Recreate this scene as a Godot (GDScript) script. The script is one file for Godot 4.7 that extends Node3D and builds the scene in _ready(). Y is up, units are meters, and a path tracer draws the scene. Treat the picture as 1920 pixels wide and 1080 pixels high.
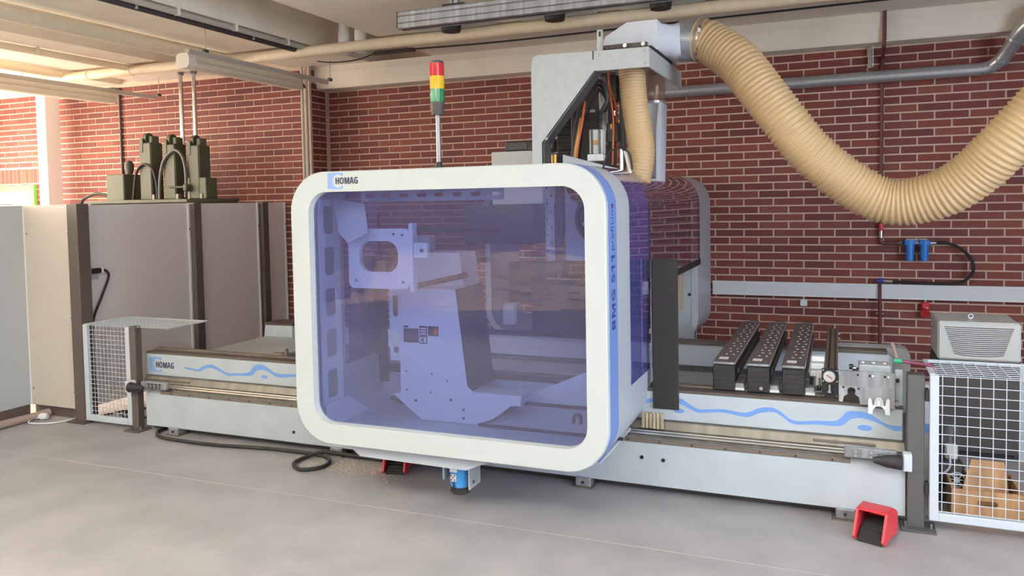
extends Node3D

# ---------------------------------------------------------------- mesh builder
class MB:
	var v := PackedVector3Array()
	var n := PackedVector3Array()
	var u := PackedVector2Array()
	func tri(a: Vector3, b: Vector3, c: Vector3, na: Vector3, nb: Vector3, nc: Vector3) -> void:
		if (b - a).cross(c - a).dot(na + nb + nc) > 0.0:
			v.append_array([a, c, b]); n.append_array([na, nc, nb])
		else:
			v.append_array([a, b, c]); n.append_array([na, nb, nc])
	func flat(a: Vector3, b: Vector3, c: Vector3, d: Vector3, out: Vector3) -> void:
		var k := (c - a).cross(d - b).normalized()
		if k.dot(out) < 0.0: k = -k
		tri(a, b, c, k, k, k); tri(a, c, d, k, k, k)
	func box(c: Vector3, s: Vector3, ch := 0.0, t := Transform3D.IDENTITY) -> MB:
		var h := s * 0.5
		ch = minf(ch, 0.49 * minf(s.x, minf(s.y, s.z)))
		var q := Vector3(ch, ch, ch)
		for ax in 3:
			var b1 := (ax + 1) % 3
			var b2 := (ax + 2) % 3
			for sg: float in [-1.0, 1.0]:
				var p := []
				for w in [[-1, -1], [1, -1], [1, 1], [-1, 1]]:
					var e := Vector3.ZERO
					e[ax] = sg * h[ax]
					e[b1] = w[0] * (h[b1] - q[b1])
					e[b2] = w[1] * (h[b2] - q[b2])
					p.append(t * (c + e))
				var o := Vector3.ZERO
				o[ax] = sg
				flat(p[0], p[1], p[2], p[3], t.basis * o)
			if ch > 0.0:
				for s1: float in [-1.0, 1.0]:
					for s2: float in [-1.0, 1.0]:
						var p2 := []
						for w2 in [[-1, 0], [1, 0], [1, 1], [-1, 1]]:
							var e2 := Vector3.ZERO
							e2[ax] = w2[0] * (h[ax] - ch)
							e2[b1] = s1 * (h[b1] - (ch if w2[1] == 1 else 0.0))
							e2[b2] = s2 * (h[b2] - (ch if w2[1] == 0 else 0.0))
							p2.append(t * (c + e2))
						var o2 := Vector3.ZERO
						o2[b1] = s1
						o2[b2] = s2
						flat(p2[0], p2[1], p2[2], p2[3], t.basis * o2)
		if ch > 0.0:
			for sx: float in [-1.0, 1.0]:
				for sy: float in [-1.0, 1.0]:
					for sz: float in [-1.0, 1.0]:
						var sgn := Vector3(sx, sy, sz)
						var r := []
						for k in 3:
							var e3 := Vector3(h.x - ch, h.y - ch, h.z - ch)
							e3[k] = h[k]
							r.append(t * (c + e3 * sgn))
						var nn := (t.basis * sgn).normalized()
						tri(r[0], r[1], r[2], nn, nn, nn)
		return self
	# a sheet of points: rows of equal length, smooth normals
	func grid(P: Array, wrap := false, flip := false) -> MB:
		var R := P.size()
		var K: int = P[0].size()
		var nr := []
		for i in R:
			var row := PackedVector3Array()
			for j in K:
				var i0 := maxi(i - 1, 0)
				var i1 := mini(i + 1, R - 1)
				var j0 := posmod(j - 1, K) if wrap else maxi(j - 1, 0)
				var j1 := (j + 1) % K if wrap else mini(j + 1, K - 1)
				var k: Vector3 = (P[i1][j] - P[i0][j]).cross(P[i][j1] - P[i][j0]).normalized()
				row.append(-k if flip else k)
			nr.append(row)
		for i in R - 1:
			for j in (K if wrap else K - 1):
				var j2 := (j + 1) % K
				tri(P[i][j], P[i][j2], P[i + 1][j2], nr[i][j], nr[i][j2], nr[i + 1][j2])
				tri(P[i][j], P[i + 1][j2], P[i + 1][j], nr[i][j], nr[i + 1][j2], nr[i + 1][j])
		return self
	func disc(ring: PackedVector3Array, nrm: Vector3) -> void:
		var c := Vector3.ZERO
		for p in ring: c += p
		c /= ring.size()
		for i in ring.size(): tri(c, ring[i], ring[(i + 1) % ring.size()], nrm, nrm, nrm)
	# cone or cylinder from a to b
	func cyl(a: Vector3, b: Vector3, r0: float, r1 := -1.0, seg := 20, caps := true) -> MB:
		if r1 < 0.0: r1 = r0
		var d := (b - a).normalized()
		var x := d.cross(Vector3.UP if absf(d.y) < 0.9 else Vector3.RIGHT).normalized()
		var y := d.cross(x)
		var ra := PackedVector3Array()
		var rb := PackedVector3Array()
		for i in seg:
			var t := TAU * i / seg
			var o := x * cos(t) + y * sin(t)
			ra.append(a + o * r0)
			rb.append(b + o * r1)
		for i in seg:
			var j := (i + 1) % seg
			var n0 := (x * cos(TAU * i / seg) + y * sin(TAU * i / seg)).normalized()
			var n1 := (x * cos(TAU * j / seg) + y * sin(TAU * j / seg)).normalized()
			tri(ra[i], ra[j], rb[j], n0, n1, n1); tri(ra[i], rb[j], rb[i], n0, n1, n0)
		if caps:
			if r0 > 0.0005: disc(ra, -d)
			if r1 > 0.0005: disc(rb, d)
		return self
	# profile of (radius, along) turned about the axis a -> dir
	func lathe(prof: Array, a: Vector3, dir: Vector3, seg := 28) -> MB:
		for i in prof.size() - 1:
			cyl(a + dir * prof[i].y, a + dir * prof[i + 1].y, maxf(prof[i].x, 0.0004), maxf(prof[i + 1].x, 0.0004), seg, false) if absf(prof[i].y - prof[i + 1].y) > 0.00001 else _annulus(a + dir * prof[i].y, dir, prof[i].x, prof[i + 1].x, seg)
		return self
	func _annulus(c: Vector3, d: Vector3, r0: float, r1: float, seg: int) -> MB:
		var x := d.cross(Vector3.UP if absf(d.y) < 0.9 else Vector3.RIGHT).normalized()
		var y := d.cross(x)
		for i in seg:
			var a := TAU * i / seg
			var b := TAU * (i + 1) / seg
			flat(c + (x * cos(a) + y * sin(a)) * r0, c + (x * cos(b) + y * sin(b)) * r0, c + (x * cos(b) + y * sin(b)) * r1, c + (x * cos(a) + y * sin(a)) * r1, d if r1 < r0 else -d)
		return self
	# round tube along a path; radii may vary
	func tube(path: Array, r: float, seg := 10, radii := []) -> MB:
		var rows := []
		var t0: Vector3 = (path[1] - path[0]).normalized()
		var x := t0.cross(Vector3.UP if absf(t0.y) < 0.9 else Vector3.RIGHT).normalized()
		for i in path.size():
			var t: Vector3 = (path[mini(i + 1, path.size() - 1)] - path[maxi(i - 1, 0)]).normalized()
			x = (x - t * x.dot(t)).normalized()
			var y := t.cross(x)
			var row := PackedVector3Array()
			var rr: float = radii[i] if radii.size() else r
			for k in seg:
				var a := TAU * k / seg
				row.append(path[i] + (x * cos(a) + y * sin(a)) * rr)
			rows.append(row)
		grid(rows, true, false)
		disc(rows[0], -t0)
		disc(rows[-1], (path[-1] - path[-2]).normalized())
		return self
	# flat outline in the xy plane, from z0 to z1, then placed by t
	func prism(poly: PackedVector2Array, z0: float, z1: float, t := Transform3D.IDENTITY, soft := 0.6) -> MB:
		var ids := Geometry2D.triangulate_polygon(poly)
		for i in range(0, ids.size(), 3):
			for zz: float in [z0, z1]:
				var o := t.basis * Vector3(0, 0, 1.0 if (zz == z1) == (z1 > z0) else -1.0)
				var p := []
				for k in 3: p.append(t * Vector3(poly[ids[i + k]].x, poly[ids[i + k]].y, zz))
				tri(p[0], p[1], p[2], o, o, o)
		_walls(poly, z0, z1, t, 1.0, soft)
		return self
	func _walls(poly: PackedVector2Array, z0: float, z1: float, t: Transform3D, side: float, soft: float) -> void:
		var K := poly.size()
		var area := 0.0
		for i in K: area += poly[i].cross(poly[(i + 1) % K])
		var sg := signf(area) * side
		for i in K:
			var a := poly[i]
			var b := poly[(i + 1) % K]
			if a.distance_to(b) < 0.00001: continue
			var m := ((b - a).orthogonal() * -sg).normalized()
			var ma := ((a - poly[posmod(i - 1, K)]).orthogonal() * -sg).normalized()
			var mb := ((poly[(i + 2) % K] - b).orthogonal() * -sg).normalized()
			var na := (m + ma).normalized() if m.dot(ma) > cos(soft) else m
			var nb := (m + mb).normalized() if m.dot(mb) > cos(soft) else m
			var A := t.basis * Vector3(-na.x, -na.y, 0) * -1.0
			var B := t.basis * Vector3(nb.x, nb.y, 0)
			var p := [t * Vector3(a.x, a.y, z0), t * Vector3(b.x, b.y, z0), t * Vector3(b.x, b.y, z1), t * Vector3(a.x, a.y, z1)]
			tri(p[0], p[1], p[2], A, B, B); tri(p[0], p[2], p[3], A, B, A)
	# outline with one hole; both have the same number of points, matched one to one
	func ring(outer: PackedVector2Array, inner: PackedVector2Array, z0: float, z1: float, t := Transform3D.IDENTITY) -> MB:
		var K := outer.size()
		for zz: float in [z0, z1]:
			var o := t.basis * Vector3(0, 0, 1.0 if (zz == z1) == (z1 > z0) else -1.0)
			for i in K:
				var j := (i + 1) % K
				var p := []
				for q in [outer[i], outer[j], inner[j], inner[i]]: p.append(t * Vector3(q.x, q.y, zz))
				tri(p[0], p[1], p[2], o, o, o); tri(p[0], p[2], p[3], o, o, o)
		_walls(outer, z0, z1, t, 1.0, 0.6)
		_walls(inner, z0, z1, t, -1.0, 0.6)
		return self
	func mesh() -> ArrayMesh:
		var a := []
		a.resize(Mesh.ARRAY_MAX)
		a[Mesh.ARRAY_VERTEX] = v
		a[Mesh.ARRAY_NORMAL] = n
		var m := ArrayMesh.new()
		m.add_surface_from_arrays(Mesh.PRIMITIVE_TRIANGLES, a)
		return m

# ---------------------------------------------------------------- helpers
var M := {}
var used := {}
var rng := RandomNumberGenerator.new()

func uname(parent: Node, called: String) -> String:
	var key := str(parent.get_instance_id()) + called
	used[key] = used.get(key, -1) + 1
	return called if used[key] == 0 else "%s_%03d" % [called, used[key]]

func thing(called: String, label: String, category: String, at := Vector3.ZERO, group := "", kind := "") -> Node3D:
	var o := Node3D.new()
	o.name = uname(self, called)
	add_child(o)
	o.position = at
	tag(o, label, category, group, kind)
	return o

func tag(o: Node3D, label: String, category := "", group := "", kind := "") -> void:
	if label: o.set_meta("label", label)
	if category: o.set_meta("category", category)
	if group: o.set_meta("group", group)
	if kind: o.set_meta("kind", kind)

func part(parent: Node3D, called: String, m: Variant, mat: Material, at := Vector3.ZERO, label := "") -> MeshInstance3D:
	var o := MeshInstance3D.new()
	o.mesh = m.mesh() if m is MB else m
	o.material_override = mat
	o.name = uname(parent, called)
	parent.add_child(o)
	o.position = at
	if label: o.set_meta("label", label)
	return o

func struct(called: String, m: Variant, mat: Material, label := "", category := "") -> MeshInstance3D:
	var o := part(self, called, m, mat)
	tag(o, label, category, "", "structure")
	return o

func copy(o: Node3D, called: String, label: String, at: Vector3) -> Node3D:
	var c: Node3D = o.duplicate()
	c.name = uname(self, called)
	add_child(c)
	c.position = at
	c.set_meta("label", label)
	return c

func srgb(r: float, g: float, b: float) -> Color: return Color(r / 255.0, g / 255.0, b / 255.0)

func mat(c: Color, rough := 0.55, metal := 0.0) -> StandardMaterial3D:
	var m := StandardMaterial3D.new()
	m.albedo_color = c
	m.roughness = rough
	m.metallic = metal
	return m

func noise_tex(seed_: int, freq: float, lo: float, hi: float, size := 256, octaves := 4, stretch := 1.0) -> ImageTexture:
	var f := FastNoiseLite.new()
	f.seed = seed_
	f.frequency = freq
	f.fractal_octaves = octaves
	var src := f.get_seamless_image(size, size)
	var im := Image.create(size, size, false, Image.FORMAT_RGB8)
	for y in size:
		for x in size:
			var q := src.get_pixel(x, int(y * stretch) % size).r
			var g := lerpf(lo, hi, q)
			im.set_pixel(x, y, Color(g, g, g))
	im.generate_mipmaps()
	return ImageTexture.create_from_image(im)

func textured(c: Color, tex: Texture2D, scale: float, rough := 0.55, metal := 0.0) -> StandardMaterial3D:
	var m := mat(c, rough, metal)
	m.albedo_texture = tex
	m.uv1_triplanar = true
	m.uv1_world_triplanar = true
	m.uv1_scale = Vector3.ONE * scale
	return m

func tinted(c: Color, bend := 0.0005) -> StandardMaterial3D:
	var m := mat(Color(c.r, c.g, c.b, 0.0), 0.0)
	m.refraction_enabled = true
	m.refraction_scale = bend
	m.transparency = BaseMaterial3D.TRANSPARENCY_ALPHA
	return m

func pane(c: Color, a: float, rough := 0.02) -> StandardMaterial3D:
	var m := mat(Color(c.r, c.g, c.b, a), rough)
	m.transparency = BaseMaterial3D.TRANSPARENCY_ALPHA
	return m

# rounded rectangle, counter-clockwise, same number of points for any size
func rr(x0: float, y0: float, x1: float, y1: float, r: float, k := 8) -> PackedVector2Array:
	var p := PackedVector2Array()
	for c in [[x1 - r, y1 - r, 0.0], [x0 + r, y1 - r, 0.5], [x0 + r, y0 + r, 1.0], [x1 - r, y0 + r, 1.5]]:
		for i in k + 1:
			var a: float = (c[2] + 0.5 * i / k) * PI
			p.append(Vector2(c[0] + cos(a) * r, c[1] + sin(a) * r))
	return p

func spline(p: Array, k := 8) -> Array:
	var out := []
	for i in p.size() - 1:
		var a: Vector3 = p[maxi(i - 1, 0)]
		var b: Vector3 = p[i]
		var c: Vector3 = p[i + 1]
		var d: Vector3 = p[mini(i + 2, p.size() - 1)]
		for j in k: out.append(b.cubic_interpolate(c, a, d, float(j) / k))
	out.append(p[-1])
	return out

func v2(a: Array) -> PackedVector2Array:
	var p := PackedVector2Array()
	for i in range(0, a.size(), 2): p.append(Vector2(a[i], a[i + 1]))
	return p

func ell(cx: float, cy: float, rx: float, ry: float, k := 20) -> PackedVector2Array:
	var p := PackedVector2Array()
	for i in k: p.append(Vector2(cx + cos(TAU * i / k) * rx, cy + sin(TAU * i / k) * ry))
	return p

func text_mesh(s: String, height: float, bold := 700, depth := 0.002) -> TextMesh:
	var f := SystemFont.new()
	f.font_names = PackedStringArray(["Droid Sans"])
	f.font_weight = bold
	var t := TextMesh.new()
	t.text = s
	t.font = f
	t.font_size = 64
	t.pixel_size = height / 46.0
	t.depth = depth
	return t

# basis that lays the xy plane on a wall that faces +x
func side_x(x: float) -> Transform3D: return Transform3D(Basis(Vector3(0, 0, -1), Vector3(0, 1, 0), Vector3(1, 0, 0)), Vector3(x, 0, 0))
# basis that lays xy onto the ground (x -> x, y -> -z)
func flat_y(y: float) -> Transform3D: return Transform3D(Basis(Vector3(1, 0, 0), Vector3(0, 0, -1), Vector3(0, 1, 0)), Vector3(0, y, 0))

const LAMP_DOWN := 1.5
const LAMP_UP := 11.0
const ZW := -7.3      # rear brick wall
const ZL := -6.958    # brick wall on the left, standing forward
const XC := -5.136    # the corner between them
const BW := 0.249
const BH := 0.0682
var cam: Camera3D

func pixel(p: Vector3) -> Vector2:
	var q := cam.transform.affine_inverse() * p
	return Vector2(960.0 + 1487.9 * q.x / -q.z, 445.3 - 1487.9 * q.y / -q.z)

# ---------------------------------------------------------------- scene
func _ready() -> void:
	rng.seed = 11
	setup_view()
	materials()
	room()
	ceiling_things()
	bed()
	hood()
	gantry()
	extraction()
	consoles()
	fences()
	wall_things()
	right_things()
	floor_things()
	left_things()
	behind_camera()

func setup_view() -> void:
	cam = Camera3D.new()
	cam.name = "camera"
	cam.near = 0.05
	cam.far = 60.0
	cam.projection = Camera3D.PROJECTION_FRUSTUM
	cam.size = 0.05 * 1080.0 / 1487.935
	cam.frustum_offset = Vector2(0, 0.05 * (445.296 - 540.0) / 1487.935)
	add_child(cam)
	cam.position = Vector3(0, 1.65, 0)
	cam.rotation_degrees = Vector3(-2.62239, 22.41577, -1.04496)
	var env := Environment.new()
	env.background_mode = Environment.BG_SKY
	var sm := ProceduralSkyMaterial.new()
	sm.sky_top_color = srgb(120, 160, 220)
	sm.sky_horizon_color = srgb(215, 225, 240)
	sm.ground_bottom_color = srgb(120, 115, 105)
	sm.ground_horizon_color = srgb(190, 190, 190)
	sm.sky_energy_multiplier = 1.6
	var sky := Sky.new()
	sky.sky_material = sm
	env.sky = sky
	env.ambient_light_source = Environment.AMBIENT_SOURCE_DISABLED
	env.tonemap_mode = Environment.TONE_MAPPER_LINEAR
	env.tonemap_exposure = 1.12
	env.sdfgi_enabled = true
	env.ssao_enabled = true
	env.ssil_enabled = true
	var we := WorldEnvironment.new()
	we.name = "world_environment"
	we.environment = env
	add_child(we)
	# daylight through the high window band in the wall behind the photographer
	daylight("daylight_front", Vector3(-3.2, 2.5, 4.36), Vector3(0, 0, -1), Vector2(10.0, 0.8), srgb(232, 242, 255), 1.6)
	# daylight through the window in the left end wall
	daylight("daylight_left", Vector3(-10.36, 1.95, -2.7), Vector3(1, 0, 0), Vector2(7.6, 1.7), srgb(255, 238, 220), 46.0)
	# daylight through the window in the right end wall
	daylight("daylight_right", Vector3(3.86, 1.75, -1.6), Vector3(-1, 0, 0), Vector2(3.0, 1.9), srgb(216, 232, 255), 20.0)

func daylight(called: String, at: Vector3, towards: Vector3, size: Vector2, c: Color, energy: float) -> void:
	var l := AreaLight3D.new()
	l.name = called
	l.area_size = size
	l.light_color = c
	l.light_energy = energy
	l.area_range = 40.0
	l.area_attenuation = 2.0
	l.shadow_enabled = true
	add_child(l)
	l.look_at_from_position(at, at + towards, Vector3.UP if absf(towards.y) < 0.5 else Vector3.BACK)

func materials() -> void:
	var fine := noise_tex(3, 0.03, 0.86, 1.0)
	var faint := noise_tex(5, 0.02, 0.95, 1.0)
	var coarse := noise_tex(9, 0.012, 0.88, 1.0, 512, 5)
	var grain := noise_tex(21, 0.02, 0.72, 1.0, 256, 4, 0.12)
	var speck := noise_tex(33, 0.12, 0.82, 1.0, 256, 2)
	M.floor = textured(srgb(172, 166, 168), coarse, 0.35, 0.42)
	M.seam = mat(srgb(205, 196, 188), 0.7)
	M.plaster = textured(srgb(236, 228, 212), faint, 0.4, 0.85)
	M.plaster2 = textured(srgb(186, 174, 160), fine, 0.5, 0.85)
	M.mortar = textured(srgb(214, 190, 172), faint, 2.0, 0.9)
	M.brick = []
	for c in [[136, 70, 61], [126, 61, 54], [145, 77, 66], [131, 65, 60], [140, 70, 58], [121, 60, 57]]: M.brick.append(textured(srgb(c[0], c[1], c[2]), speck, 3.0, 0.72))
	M.cream = mat(srgb(199, 203, 203), 0.38)
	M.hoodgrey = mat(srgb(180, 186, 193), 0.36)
	M.channel = mat(srgb(224, 228, 232), 0.5)
	M.bedwhite = textured(srgb(198, 205, 211), faint, 0.7, 0.45)
	M.steelwhite = mat(srgb(214, 219, 226), 0.45)
	M.blue = mat(srgb(112, 138, 200), 0.45)
	M.logoblue = mat(srgb(136, 168, 226), 0.45)
	M.wave = mat(srgb(118, 158, 222), 0.5)
	M.navy = mat(srgb(42, 44, 70), 0.5)
	M.navy2 = mat(srgb(50, 62, 120), 0.5)
	M.darkgrey = mat(srgb(70, 64, 64), 0.55)
	M.postgrey = mat(srgb(80, 78, 78), 0.5)
	M.postbrown = mat(srgb(88, 76, 72), 0.5)
	M.black = mat(srgb(38, 35, 36), 0.5)
	M.rubber = mat(srgb(36, 32, 33), 0.7)
	M.cover = textured(srgb(104, 92, 92), fine, 3.0, 0.6)
	M.glass = tinted(srgb(200, 207, 244))
	M.frontglass = tinted(srgb(200, 210, 248))
	M.film = pane(srgb(150, 150, 215), 0.08)  # glossy coat; faint haze of reflections is put into its colour
	M.glass2 = tinted(srgb(206, 196, 220))
	# the plastic pane is slightly wavy
	var f := FastNoiseLite.new()
	f.seed = 77
	f.frequency = 0.012
	var src := f.get_seamless_image(256, 256)
	var bump := Image.create(256, 256, false, Image.FORMAT_RGB8)
	for y in 256:
		for x in 256:
			var q := src.get_pixel(int(x * 0.25), y).r
			bump.set_pixel(x, y, Color(q, q, q))
	bump.bump_map_to_normal_map(1.2)
	M.film.normal_enabled = true
	M.film.normal_texture = ImageTexture.create_from_image(bump)
	M.film.normal_scale = 0.25
	M.film.uv1_triplanar = true
	M.film.uv1_world_triplanar = true
	M.film.uv1_scale = Vector3.ONE * 0.9
	M.film3 = pane(srgb(112, 110, 206), 0.2)  # violet brightness of the lit interior painted into the side film
	M.film2 = pane(srgb(120, 100, 140), 0.12)  # haze of mirrored light put into the wrapped film colour
	M.clear = pane(srgb(150, 100, 80), 0.45)
	M.steel = textured(srgb(178, 176, 174), grain, 2.0, 0.32, 0.9)
	M.galv = textured(srgb(196, 200, 204), speck, 1.6, 0.32, 0.6)
	M.chrome = mat(srgb(206, 206, 206), 0.2, 1.0)
	M.alu = textured(srgb(196, 198, 202), grain, 3.0, 0.42, 0.55)
	M.sheet = textured(srgb(190, 195, 197), faint, 3.0, 0.45, 0.15)
	M.rail = textured(srgb(140, 130, 120), grain, 1.5, 0.4, 0.35)
	M.wipe = mat(srgb(120, 108, 100), 0.5, 0.3)
	M.hose = mat(srgb(196, 166, 124), 0.4)
	M.panelgrey = mat(srgb(236, 228, 230), 0.5)
	M.panelcream = mat(srgb(212, 200, 188), 0.5)
	M.panelblue = mat(srgb(186, 188, 190), 0.45)
	M.mesh = mat(srgb(206, 211, 218), 0.45)
	M.red = mat(srgb(206, 58, 66), 0.42)
	M.redpaint = mat(srgb(186, 44, 48), 0.5)
	M.pipered = mat(srgb(98, 46, 46), 0.5)
	M.filterblue = mat(srgb(36, 118, 204), 0.35)
	M.valveblue = mat(srgb(48, 62, 150), 0.4)
	M.motorblue = mat(srgb(70, 150, 220), 0.4)
	M.olive = textured(srgb(74, 78, 58), fine, 4.0, 0.55)
	M.olivedark = mat(srgb(62, 60, 50), 0.6)
	M.wood = textured(srgb(214, 164, 118), grain, 2.5, 0.65)
	M.board = textured(srgb(232, 198, 158), grain, 1.4, 0.65)
	M.brush = textured(srgb(206, 188, 160), grain, 9.0, 0.9)
	M.bristle = mat(srgb(74, 58, 58), 0.9)
	M.white = mat(srgb(238, 238, 236), 0.45)
	M.lampcover = pane(srgb(226, 214, 192), 0.75, 0.2)
	M.lampglow = mat(srgb(250, 246, 236), 0.4)
	M.lampglow.emission_enabled = true
	M.lampglow.emission = srgb(255, 246, 232)
	M.lampglow.emission_energy_multiplier = 1.5
	M.columnshade = mat(srgb(70, 54, 58), 0.8)  # dark tone holding the shade of the column's right face
	M.lampend = mat(srgb(224, 216, 202), 0.45)
	M.lampbody = mat(srgb(214, 202, 180), 0.5)
	M.orange = mat(srgb(186, 88, 44), 0.5)
	M.amber = mat(srgb(186, 132, 60), 0.5)
	M.brass = mat(srgb(188, 150, 84), 0.35, 0.8)
	M.green = mat(srgb(112, 188, 84), 0.5)
	M.tealgreen = mat(srgb(60, 176, 128), 0.45)
	M.paper = mat(srgb(232, 222, 196), 0.8)
	M.lens_red = mat(srgb(200, 28, 46), 0.08)
	M.lens_yellow = mat(srgb(236, 190, 26), 0.08)
	M.lens_green = mat(srgb(14, 122, 76), 0.08)
	M.conduit = mat(srgb(186, 178, 168), 0.5)
	M.beigepipe = textured(srgb(230, 214, 186), faint, 2.0, 0.5)
	M.pinkpipe = mat(srgb(162, 138, 132), 0.5)
	M.plum = mat(srgb(128, 66, 92), 0.5)
	M.cabinet = mat(srgb(204, 203, 199), 0.5)
	M.windowglass = pane(srgb(220, 230, 240), 0.08)
	M.windowframe = mat(srgb(214, 210, 204), 0.5)
	M.paintwall = textured(srgb(222, 216, 206), faint, 0.5, 0.85)
	M.backwall = textured(srgb(132, 104, 94), fine, 0.6, 0.85)
	M.chip = mat(srgb(226, 210, 176), 0.9)
	for k in M:
		if M[k] is StandardMaterial3D: M[k].resource_name = k

# ---------------------------------------------------------------- room shell
func brick_wall(called: String, x0: float, x1: float, y1: float, place: Transform3D, bricks: Array, mortar: Material, label: String, dens := 300, lintel := false, pad := 0.0) -> void:
	# a mortar slab with bricks standing proud of it; place maps (along, up, out) to the room
	var w := struct(called, MB.new().box(Vector3((x0 - pad + x1) / 2, 1.85, -0.113), Vector3(x1 - x0 + pad, 3.7, 0.24), 0.0, place), mortar, label, "wall")
	var full := MB.new().box(Vector3.ZERO, Vector3(BW - 0.013, BH - 0.0125, 0.024), 0.0015).mesh()
	var half := MB.new().box(Vector3.ZERO, Vector3(BW * 0.5 - 0.013, BH - 0.0125, 0.024), 0.0015).mesh()
	var list := []
	var rows := int(y1 / BH)
	for r in rows:
		var y := (r + 0.5) * BH
		var x := x0
		var odd := r % 2 == 1
		var first := true
		while x < x1 - 0.03:
			var wd := BW * 0.5 if (first and odd) else BW
			first = false
			if x + wd > x1 + 0.01:
				wd = BW * 0.5
				if x + wd > x1 + 0.01: break
			var p := Vector3(x + wd / 2, y, rng.randf_range(-0.0015, 0.0015))
			x += wd
			if lintel and p.x < -9.16 and p.y > 1.98 and p.y < 2.17: continue
			var q := pixel(place * p)
			var d := (place * p).distance_to(cam.position)
			var seen := q.x > -20 and q.x < 1940 and q.y > -20 and q.y < 1100 and (place * p).z < -1.0
			# behind the machine hood, the fence or the big hose only little of the wall shows
			if q.x > 560 and q.x < 1140 and q.y > 320: seen = false
			if q.x < 560 and q.y > 385: seen = false
			if q.x > 995 and q.x < 1260 and q.y > 40: seen = false
			list.append([(0.0 if seen else 100.0) + d, p, full if wd > BW * 0.7 else half, rng.randi() % bricks.size()])
	list.sort_custom(func(a, b): return a[0] < b[0])
	var rest := {}
	for i in list.size():
		var e: Array = list[i]
		if i < dens:
			var o := MeshInstance3D.new()
			o.mesh = e[2]
			o.material_override = bricks[e[3]]
			o.name = uname(w, "brick")
			w.add_child(o)
			o.transform = place * Transform3D(Basis.IDENTITY, e[1])
		else:
			var key := [e[2], e[3]]
			if not rest.has(key): rest[key] = []
			rest[key].append(e[1])
	if rest.is_empty(): return
	# the farther bricks: one joined piece, each with its own tone
	var am := ArrayMesh.new()
	var by := {}
	for key in rest:
		if not by.has(key[1]): by[key[1]] = MB.new()
		var sz: Vector3 = key[0].get_aabb().size
		for p in rest[key]: by[key[1]].box(p, sz, 0.0, place)
	var mi := MeshInstance3D.new()
	for k in by:
		var a := []
		a.resize(Mesh.ARRAY_MAX)
		a[Mesh.ARRAY_VERTEX] = by[k].v
		a[Mesh.ARRAY_NORMAL] = by[k].n
		am.add_surface_from_arrays(Mesh.PRIMITIVE_TRIANGLES, a)
		am.surface_set_material(am.get_surface_count() - 1, bricks[k])
	mi.mesh = am
	mi.name = "far_bricks"
	mi.set_meta("kind", "stuff")
	w.add_child(mi)

func room() -> void:
	# floor in two pours with a pale filled joint between them
	var fl := struct("floor", MB.new().box(Vector3(-3.3, -0.1, -5.52), Vector3(14.6, 0.2, 3.764)).box(Vector3(-3.3, -0.1, 0.5), Vector3(14.6, 0.2, 8.264)), M.floor, "grey lilac painted concrete floor with a pale joint line", "floor")
	part(fl, "floor_joint", MB.new().box(Vector3(-3.3, -0.1008, -3.635), Vector3(14.6, 0.2, 0.006)), M.seam)
	brick_wall("wall_back", XC, 3.9, 2.87, Transform3D(Basis.IDENTITY, Vector3(0, 0, ZW)), M.brick, M.mortar, "dark red brick wall with pale joints behind the machine", 300, false, 0.4)
	brick_wall("wall_left", -10.6, XC, 3.12, Transform3D(Basis.IDENTITY, Vector3(0, 0, ZL)), M.brick, M.mortar, "brightly lit brick wall on the left standing forward of the rear wall", 300, true)
	brick_wall("wall_return", 0.012, -ZW + ZL - 0.004, 3.1, Transform3D(Basis(Vector3(0, 0, -1), Vector3(0, 1, 0), Vector3(1, 0, 0)), Vector3(XC, 0, ZL)), M.brick, M.mortar, "narrow brick return in the corner between the two brick walls")
	# soldier course over the notice board
	var wl := get_node("wall_left") as MeshInstance3D
	for i in 20:
		part(wl, "soldier_brick", MB.new().box(Vector3(-10.58 + i * 0.0745, 2.075, ZL), Vector3(0.064, 0.178, 0.024), 0.0015), M.brick[i % 6])
	# outer walls that close the room, with the openings that let the daylight in
	var xl := -10.6
	var e := MB.new().box(Vector3(xl - 0.1, 0.5, -1.15), Vector3(0.2, 1.0, 11.9)).box(Vector3(xl - 0.1, 3.25, -1.15), Vector3(0.2, 0.7, 11.9)).box(Vector3(xl - 0.1, 1.95, -6.85), Vector3(0.2, 1.9, 0.5)).box(Vector3(xl - 0.1, 1.95, 3.0), Vector3(0.2, 1.9, 3.6))
	struct("wall_end_left", e, M.backwall, "brown end wall with a window, beyond the left edge", "wall")
	var g := MB.new().box(Vector3(-3.35, 1.025, 4.7), Vector3(14.9, 2.05, 0.2)).box(Vector3(-3.35, 3.325, 4.7), Vector3(14.9, 0.75, 0.2)).box(Vector3(-9.5, 2.5, 4.7), Vector3(2.4, 0.9, 0.2)).box(Vector3(2.95, 2.5, 4.7), Vector3(2.1, 0.9, 0.2))
	struct("wall_front", g, M.backwall, "brown wall with a window band behind the photographer", "wall")
	var h := MB.new().box(Vector3(4.0, 0.35, -1.3), Vector3(0.2, 0.7, 12.0)).box(Vector3(4.0, 3.2, -1.3), Vector3(0.2, 0.8, 12.0)).box(Vector3(4.0, 1.75, -5.25), Vector3(0.2, 2.1, 4.1)).box(Vector3(4.0, 1.75, 2.35), Vector3(0.2, 2.1, 4.7))
	struct("wall_right", h, M.backwall, "brown end wall beyond the right edge", "wall")
	window("window_1", Vector3(-3.2, 2.5, 4.7), Vector2(10.2, 0.9), 7, false)
	window("window_2", Vector3(-10.7, 1.95, -2.7), Vector2(7.8, 1.9), 6, true)
	window("window_3", Vector3(4.0, 1.75, -1.6), Vector2(3.2, 2.1), 3, true)

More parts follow.
